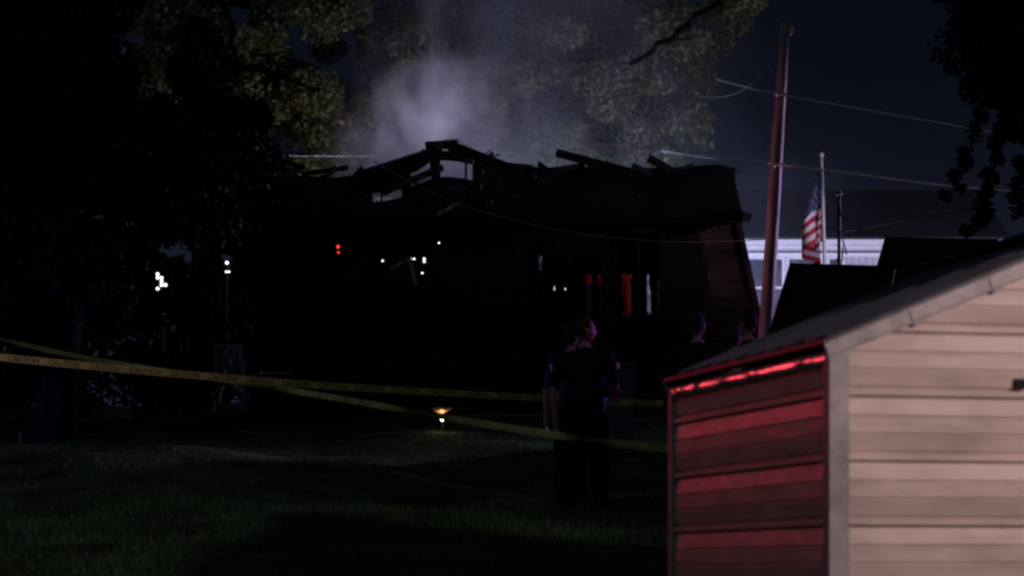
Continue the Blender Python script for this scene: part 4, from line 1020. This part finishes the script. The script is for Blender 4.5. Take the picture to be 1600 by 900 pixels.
def person(label, px, feet_y, Yc, height, yaw, head_yaw, shirt, trou, hair, arms, lean=0, stance=.11, sleeve='short', stout=1.0, cap=False, badge=False, vox=.011):
    p0 = at(px, feet_y, Yc); gzv = float(gz(p0.x, Yc))
    o = thing('person', label, 'person', (p0.x, Yc, gzv), yaw); s = height/1.80
    V = []; E = []; Rr = []
    def vert(co, r, par):
        V.append(Vector(co)); Rr.append(r); 
        if par is not None: E.append((par, len(V)-1))
        return len(V)-1
    st = stout
    pel = vert((0, 0, .97), (.165*st, .125*st), None)
    w1 = vert((0, .01, 1.10), (.150*st, .118*st), pel); w2 = vert((0, .01, 1.25), (.165*st, .125*st), w1)
    c1 = vert((lean*.3, 0, 1.38), (.185*st, .120*st), w2); nb = vert((lean*.5, -.005, 1.49), (.088, .075), c1); nk = vert((lean*.6, .005, 1.58), (.066, .066), nb)
    hands = []
    for sd in (-1, 1):
        hp_ = vert((sd*.095, 0, .90), (.105*st, .11*st), pel); kn = vert((sd*(stance*.95), .03, .50), (.080*st, .085*st), hp_); cf = vert((sd*stance, .0, .30), (.074*st, .080*st), kn)
        an = vert((sd*stance*1.05, -.01, .10), (.064*st, .070), cf); he = vert((sd*stance*1.05, .05, .045), (.045, .040), an); toe = vert((sd*stance*1.2, .17, .035), (.043, .030), he)
        A = arms[0 if sd < 0 else 1]
        sh = vert((sd*.185*st+lean*.4, 0, 1.44), (.070, .072), c1)
        el = vert((sd*(.185*st)+A['e'][0], A['e'][1], A['e'][2]), (.050, .050), sh)
        wr = vert((sd*(.185*st)+A['w'][0], A['w'][1], A['w'][2]), (.031, .026), el)
        dvv = (V[wr]-V[el]).normalized(); palm = vert(tuple(V[wr]+dvv*.06), (.040, .022), wr)
        hands.append((wr, palm, dvv, sd))
    for wr, palm, dvv, sd in hands:
        sidev = dvv.cross(Vector((1, 0, 0))); sidev = Vector((0, 1, 0)) if sidev.length < .2 else sidev.normalized()
        curl = Vector((-sd, 0, 0))
        for k, (off, ln) in enumerate(((-.030, .070), (-.010, .080), (.010, .075), (.030, .060))):
            k0 = vert(tuple(V[palm]+dvv*.03+sidev*off), (.0105, .0105), palm)
            k1 = vert(tuple(V[k0]+dvv*ln*.5+curl*.006), (.0095, .0095), k0); vert(tuple(V[k1]+dvv*ln*.42+curl*.022), (.0085, .0085), k1)
        t0 = vert(tuple(V[palm]-dvv*.03-sidev*.045), (.012, .012), palm); vert(tuple(V[t0]+dvv*.045-sidev*.012+curl*.012), (.010, .010), t0)
    me_ = bpy.data.meshes.new('sk'); me_.from_pydata([tuple(v_) for v_ in V], E, [])
    so = bpy.data.objects.new('sk', me_); C.objects.link(so)
    sm = so.modifiers.new('s', 'SKIN')
    for i, sv in enumerate(me_.skin_vertices[0].data): sv.radius = Rr[i]; sv.use_root = (i == 0)
    sm.use_smooth_shade = True
    so.modifiers.new('d', 'SUBSURF').levels = 1
    bpy.context.view_layer.update(); dg = bpy.context.evaluated_depsgraph_get()
    ev = bpy.data.meshes.new_from_object(so.evaluated_get(dg)); bpy.data.objects.remove(so)
    bm = bmesh.new(); bm.from_mesh(ev)
    hc = Vector((lean*.7, .025, 1.685))
    head_mesh(bm, hc, head_yaw)
    m2 = bpy.data.meshes.new('b'); bm.to_mesh(m2); bm.free()
    so = bpy.data.objects.new('b', m2); C.objects.link(so)
    rm = so.modifiers.new('r', 'REMESH'); rm.mode = 'VOXEL'; rm.voxel_size = vox; rm.use_smooth_shade = True
    sm_ = so.modifiers.new('sm', 'SMOOTH'); sm_.factor = .5; sm_.iterations = 2
    bpy.context.view_layer.update(); dg = bpy.context.evaluated_depsgraph_get()
    bd = bpy.data.meshes.new_from_object(so.evaluated_get(dg)); bpy.data.objects.remove(so)
    for m_ in (M['skin'], shirt, trou, M['boots']): bd.materials.append(m_)
    n_ = len(bd.polygons); cen = np.empty(n_*3, np.float32); bd.polygons.foreach_get('center', cen); cen = cen.reshape(-1, 3)
    z = cen[:, 2]; mi_ = np.where(z > 1.525, 0, np.where(z > 1.0, 1, np.where(z > .13, 2, 3))).astype(np.int32)
    for wr, palm, dvv, sd in hands:
        el = V[wr]-(V[wr]-V[wr-1]) if False else V[wr-1]
        ax = (V[wr]-el); L_ = ax.length; ax.normalize()
        rel = cen-np.array(el); tt = rel @ np.array(ax); dist = np.linalg.norm(rel-tt[:, None]*np.array(ax), axis=1)
        lim = (-.02 if sleeve == 'short' else L_-.01)
        mi_[(tt > lim) & (dist < (.062 if sleeve == 'short' else .075)) & (tt < L_+.25)] = 0
        upper = (np.abs(cen[:, 0]) > .2) & (tt <= lim) & (dist < .1); mi_[upper] = 1
        # the lower sleeve of a long sleeved arm that hangs under the belt line
        if sleeve != 'short': mi_[(tt <= lim) & (tt > -.05) & (dist < .075)] = 1
    bd.polygons.foreach_set('material_index', mi_)
    bd.transform(Matrix.Scale(s, 4)); bd.shade_smooth()
    body = bpy.data.objects.new('body', bd); C.objects.link(body); body.parent = o
    # hair
    tmp = bmesh.new(); bmesh.ops.create_icosphere(tmp, subdivisions=4, radius=1); rz = Matrix.Rotation(head_yaw, 3, 'Z')
    rem = [v_ for v_ in tmp.verts if (v_.co.y > .35 and v_.co.z < .62) or v_.co.z < -.45 or (abs(v_.co.x) > .75 and v_.co.z < .05 and v_.co.y > -.15)]
    bmesh.ops.delete(tmp, geom=rem, context='VERTS')
    for v_ in tmp.verts:
        x, y, z_ = v_.co; nz = 1+.02*math.sin(x*23+z_*17)+.015*math.sin(y*31)
        v_.co = (rz @ Vector((x*.081*nz, y*.100*nz, z_*.122*nz))+hc)*s
    hm = bpy.data.meshes.new('hair'); tmp.to_mesh(hm); tmp.free(); hm.materials.append(hair); hm.shade_smooth()
    ho = bpy.data.objects.new('hair', hm); C.objects.link(ho); ho.parent = o
    so2 = ho.modifiers.new('t', 'SOLIDIFY'); so2.thickness = .008
    q = MB()
    for sd in (-1, 1): q.lathe(((rz @ Vector((sd*.028, .079, .004)))+hc)*s, [(.003, -.009), (.010, -.004), (.010, .004), (.003, .009)], 10)
    q.build('eyes', M['boots'], o)
    if cap:
        q = MB(); cc_ = (hc+Vector((0, 0, .045)))*s
        q.lathe(cc_, [(.088*s, -.01), (.090*s, .02), (.080*s, .060), (.045*s, .085), (.008, .092)], 20)
        f1 = rz @ Vector((0, 1, 0)); q.box(cc_+f1*.115, (.13, .10, .008), Matrix.Rotation(head_yaw, 3, 'Z')); q.build('cap', cap, o, smooth=True)
    q = MB(); vs = []
    for k in range(24):
        t = 2*math.pi*k/24
        for zz in (1.015, 1.06): vs.append(Vector((math.cos(t)*.172*st*s, math.sin(t)*.135*st*s+.004, zz*s)))
    q.add(vs, [(2*k, (2*k+2) % 48, (2*k+3) % 48, 2*k+1) for k in range(24)]); q.build('belt', M['boots'], o)
    if badge:
        MB().box((.20*s, -.02, .98*s), (.05, .09, .17)).build('holster', M['boots'], o, bevel=.012)
        MB().box((-.19*s, .03, 1.0*s), (.04, .06, .14)).build('radio', M['black'], o, bevel=.01)
        for sd in (-1, 1):
            q = MB(); q.lathe((sd*.254*st*s, .0, 1.345*s), [(.004, -.004), (.032, -.003), (.036, 0), (.032, .003), (.004, .004)], 12, 'x'); q.build('sleeve_patch', M['patch'], o)
    return o
hang = dict(e=(.05, -.03, 1.15), w=(.07, .03, .90))
hangL = dict(e=(-.05, -.03, 1.15), w=(-.07, .03, .90))
fold = dict(e=(.06, .0, 1.13), w=(-.05, .22, 1.10)); foldL = dict(e=(-.06, .0, 1.13), w=(.05, .22, 1.10))
hipR = dict(e=(.20, -.08, 1.18), w=(.03, .04, 1.04)); hipL = dict(e=(-.20, -.08, 1.18), w=(-.03, .04, 1.04))
person('heavy set person in a dark short sleeved uniform seen from behind, face turned sideways', 913, 800, 25.0, 1.79, R(-28), R(-50), M['uniform'], M['trousers'], M['hair_red'], [hangL, fold], stout=1.36, badge=True, stance=.16, vox=.010)
person('person in a blue shirt and grey cap half hidden behind the heavy set person', 892, 796, 26.3, 1.76, R(-10), R(-15), M['blue_shirt'], M['trousers'], M['hair_grey'], [hangL, hang], cap=M['grey_shirt'], stance=.10, stout=1.0)
person('person in a dark jacket with one elbow out, nearest the red lit shed corner', 1090, 806, 24.3, 1.77, R(12), R(-40), M['uniform'], M['trousers'], M['hair_grey'], [hipL, fold], sleeve='long', stance=.20, stout=1.1)
person('dark haired person whose head shows above the shed roof beside the utility pole', 1170, 800, 25.0, 1.80, R(15), R(25), M['uniform'], M['trousers'], M['hair_dark'], [hangL, hang], sleeve='long', stance=.11)
person('shorter grey haired person just left of the dark haired one, behind the shed', 1146, 800, 24.6, 1.66, R(-15), R(-20), M['grey_shirt'], M['trousers'], M['hair_grey'], [hangL, hang], sleeve='long', stance=.11)

# ------------------------------------------------------------------ smoke
def smoke(label, c_, size, dens, col, axis, width, seed, nscale=1.0, thr=.42, aniso=.2, topfade=1.0, bend=0.0):
    q = MB(); q.box((0, 0, 0), size); o = q.build('smoke', [], None, origin=(0, 0, 0)); o.location = c_; tag(o, label, 'smoke', 'smoke over the burned house', 'stuff')
    m = bpy.data.materials.new('smoke'); m.use_nodes = True; t = m.node_tree; t.nodes.clear(); L = t.links.new
    out = t.nodes.new('ShaderNodeOutputMaterial'); pv = t.nodes.new('ShaderNodeVolumePrincipled'); L(pv.outputs[0], out.inputs['Volume'])
    pv.inputs['Color'].default_value = (*col, 1); pv.inputs['Anisotropy'].default_value = aniso
    tcn = t.nodes.new('ShaderNodeTexCoord')
    def N(op, *ins):
        n_ = t.nodes.new('ShaderNodeMath'); n_.operation = op
        for i, x in enumerate(ins):
            if isinstance(x, (int, float)): n_.inputs[i].default_value = x
            else: L(x, n_.inputs[i])
        return n_.outputs[0]
    sx = t.nodes.new('ShaderNodeSeparateXYZ'); L(tcn.outputs['Object'], sx.inputs[0]); X_, Y_, Z_ = sx.outputs
    mp = t.nodes.new('ShaderNodeMapping'); mp.inputs['Location'].default_value = (seed*3.1, seed*1.7, seed); mp.inputs['Scale'].default_value = (1, 1, .62); L(tcn.outputs['Object'], mp.inputs[0])
    ns = t.nodes.new('ShaderNodeTexNoise'); ns.inputs['Scale'].default_value = nscale; ns.inputs['Detail'].default_value = 5; ns.inputs['Distortion'].default_value = .6; L(mp.outputs[0], ns.inputs[0])
    zn = N('DIVIDE', N('ADD', Z_, size[2]/2), size[2])      # 0 at the base, 1 at the top
    cx_ = N('ADD', N('ADD', N('MULTIPLY', zn, axis[1]-axis[0]), axis[0]), N('MULTIPLY', N('SINE', N('MULTIPLY', zn, 5.5)), bend))
    wv = N('ADD', N('MULTIPLY', zn, width[1]-width[0]), width[0])
    dx = N('DIVIDE', N('SUBTRACT', X_, cx_), wv); dy = N('DIVIDE', Y_, size[1]*.32)
    g_ = N('EXPONENT', N('MULTIPLY', N('ADD', N('MULTIPLY', dx, dx), N('MULTIPLY', dy, dy)), -1.0))
    nz = N('MAXIMUM', N('SUBTRACT', ns.outputs['Fac'], thr), 0.0)
    fade = N('MAXIMUM', N('SUBTRACT', 1.0, N('POWER', zn, topfade)), 0.0)
    xn = N('DIVIDE', X_, size[0]/2); edge = N('MULTIPLY', N('MINIMUM', N('MULTIPLY', zn, 8.0), 1.0), N('MAXIMUM', N('SUBTRACT', 1.0, N('MULTIPLY', xn, xn)), 0.0))
    L(N('MULTIPLY', N('MULTIPLY', N('MULTIPLY', g_, nz), N('MULTIPLY', fade, edge)), dens), pv.inputs['Density'])
    o.data.materials.clear(); o.data.materials.append(m)
    return o
smoke('dense pale smoke rising from the collapsed roof beside its peak', (-1.6, 58.4, 11.9), (7.6, 3.0, 6.4), 15, (.90, .90, .95), (-1.5, 1.5), (1.6, 1.1), 1, 1.15, .47, .2, .38, .5)
smoke('low thick puff of smoke curling off the left roof slope', tuple(at(655, 222, 57.5)), (5.6, 2.4, 3.6), 34, (.94, .92, .95), (-1.0, .9), (1.35, .7), 3, 1.5, .42, .2, .7, .3)
smoke('thin bluish smoke drifting in front of the lit tree', (1.6, 65.5, 13.2), (13, 4, 10), .75, (.85, .9, 1), (-1.4, -.6), (3.2, 3.4), 4, .45, .36, .2, 2.5, .5)
smoke('small wisp of smoke inside the burned window', tuple(at(1016, 455, 60)), (1.1, 1.2, 1.9), 9, (.9, .9, .9), (0, 0), (.3, .3), 7, 3, .38, .2, 2)
smoke('faint haze of smoke drifting between the pole and the white house', (6.2, 62.5, 9.2), (6, 4, 6), .2, (.80, .9, 1), (-1.4, -.4), (1.7, 2.4), 9, .5, .3, .2, 1.2)
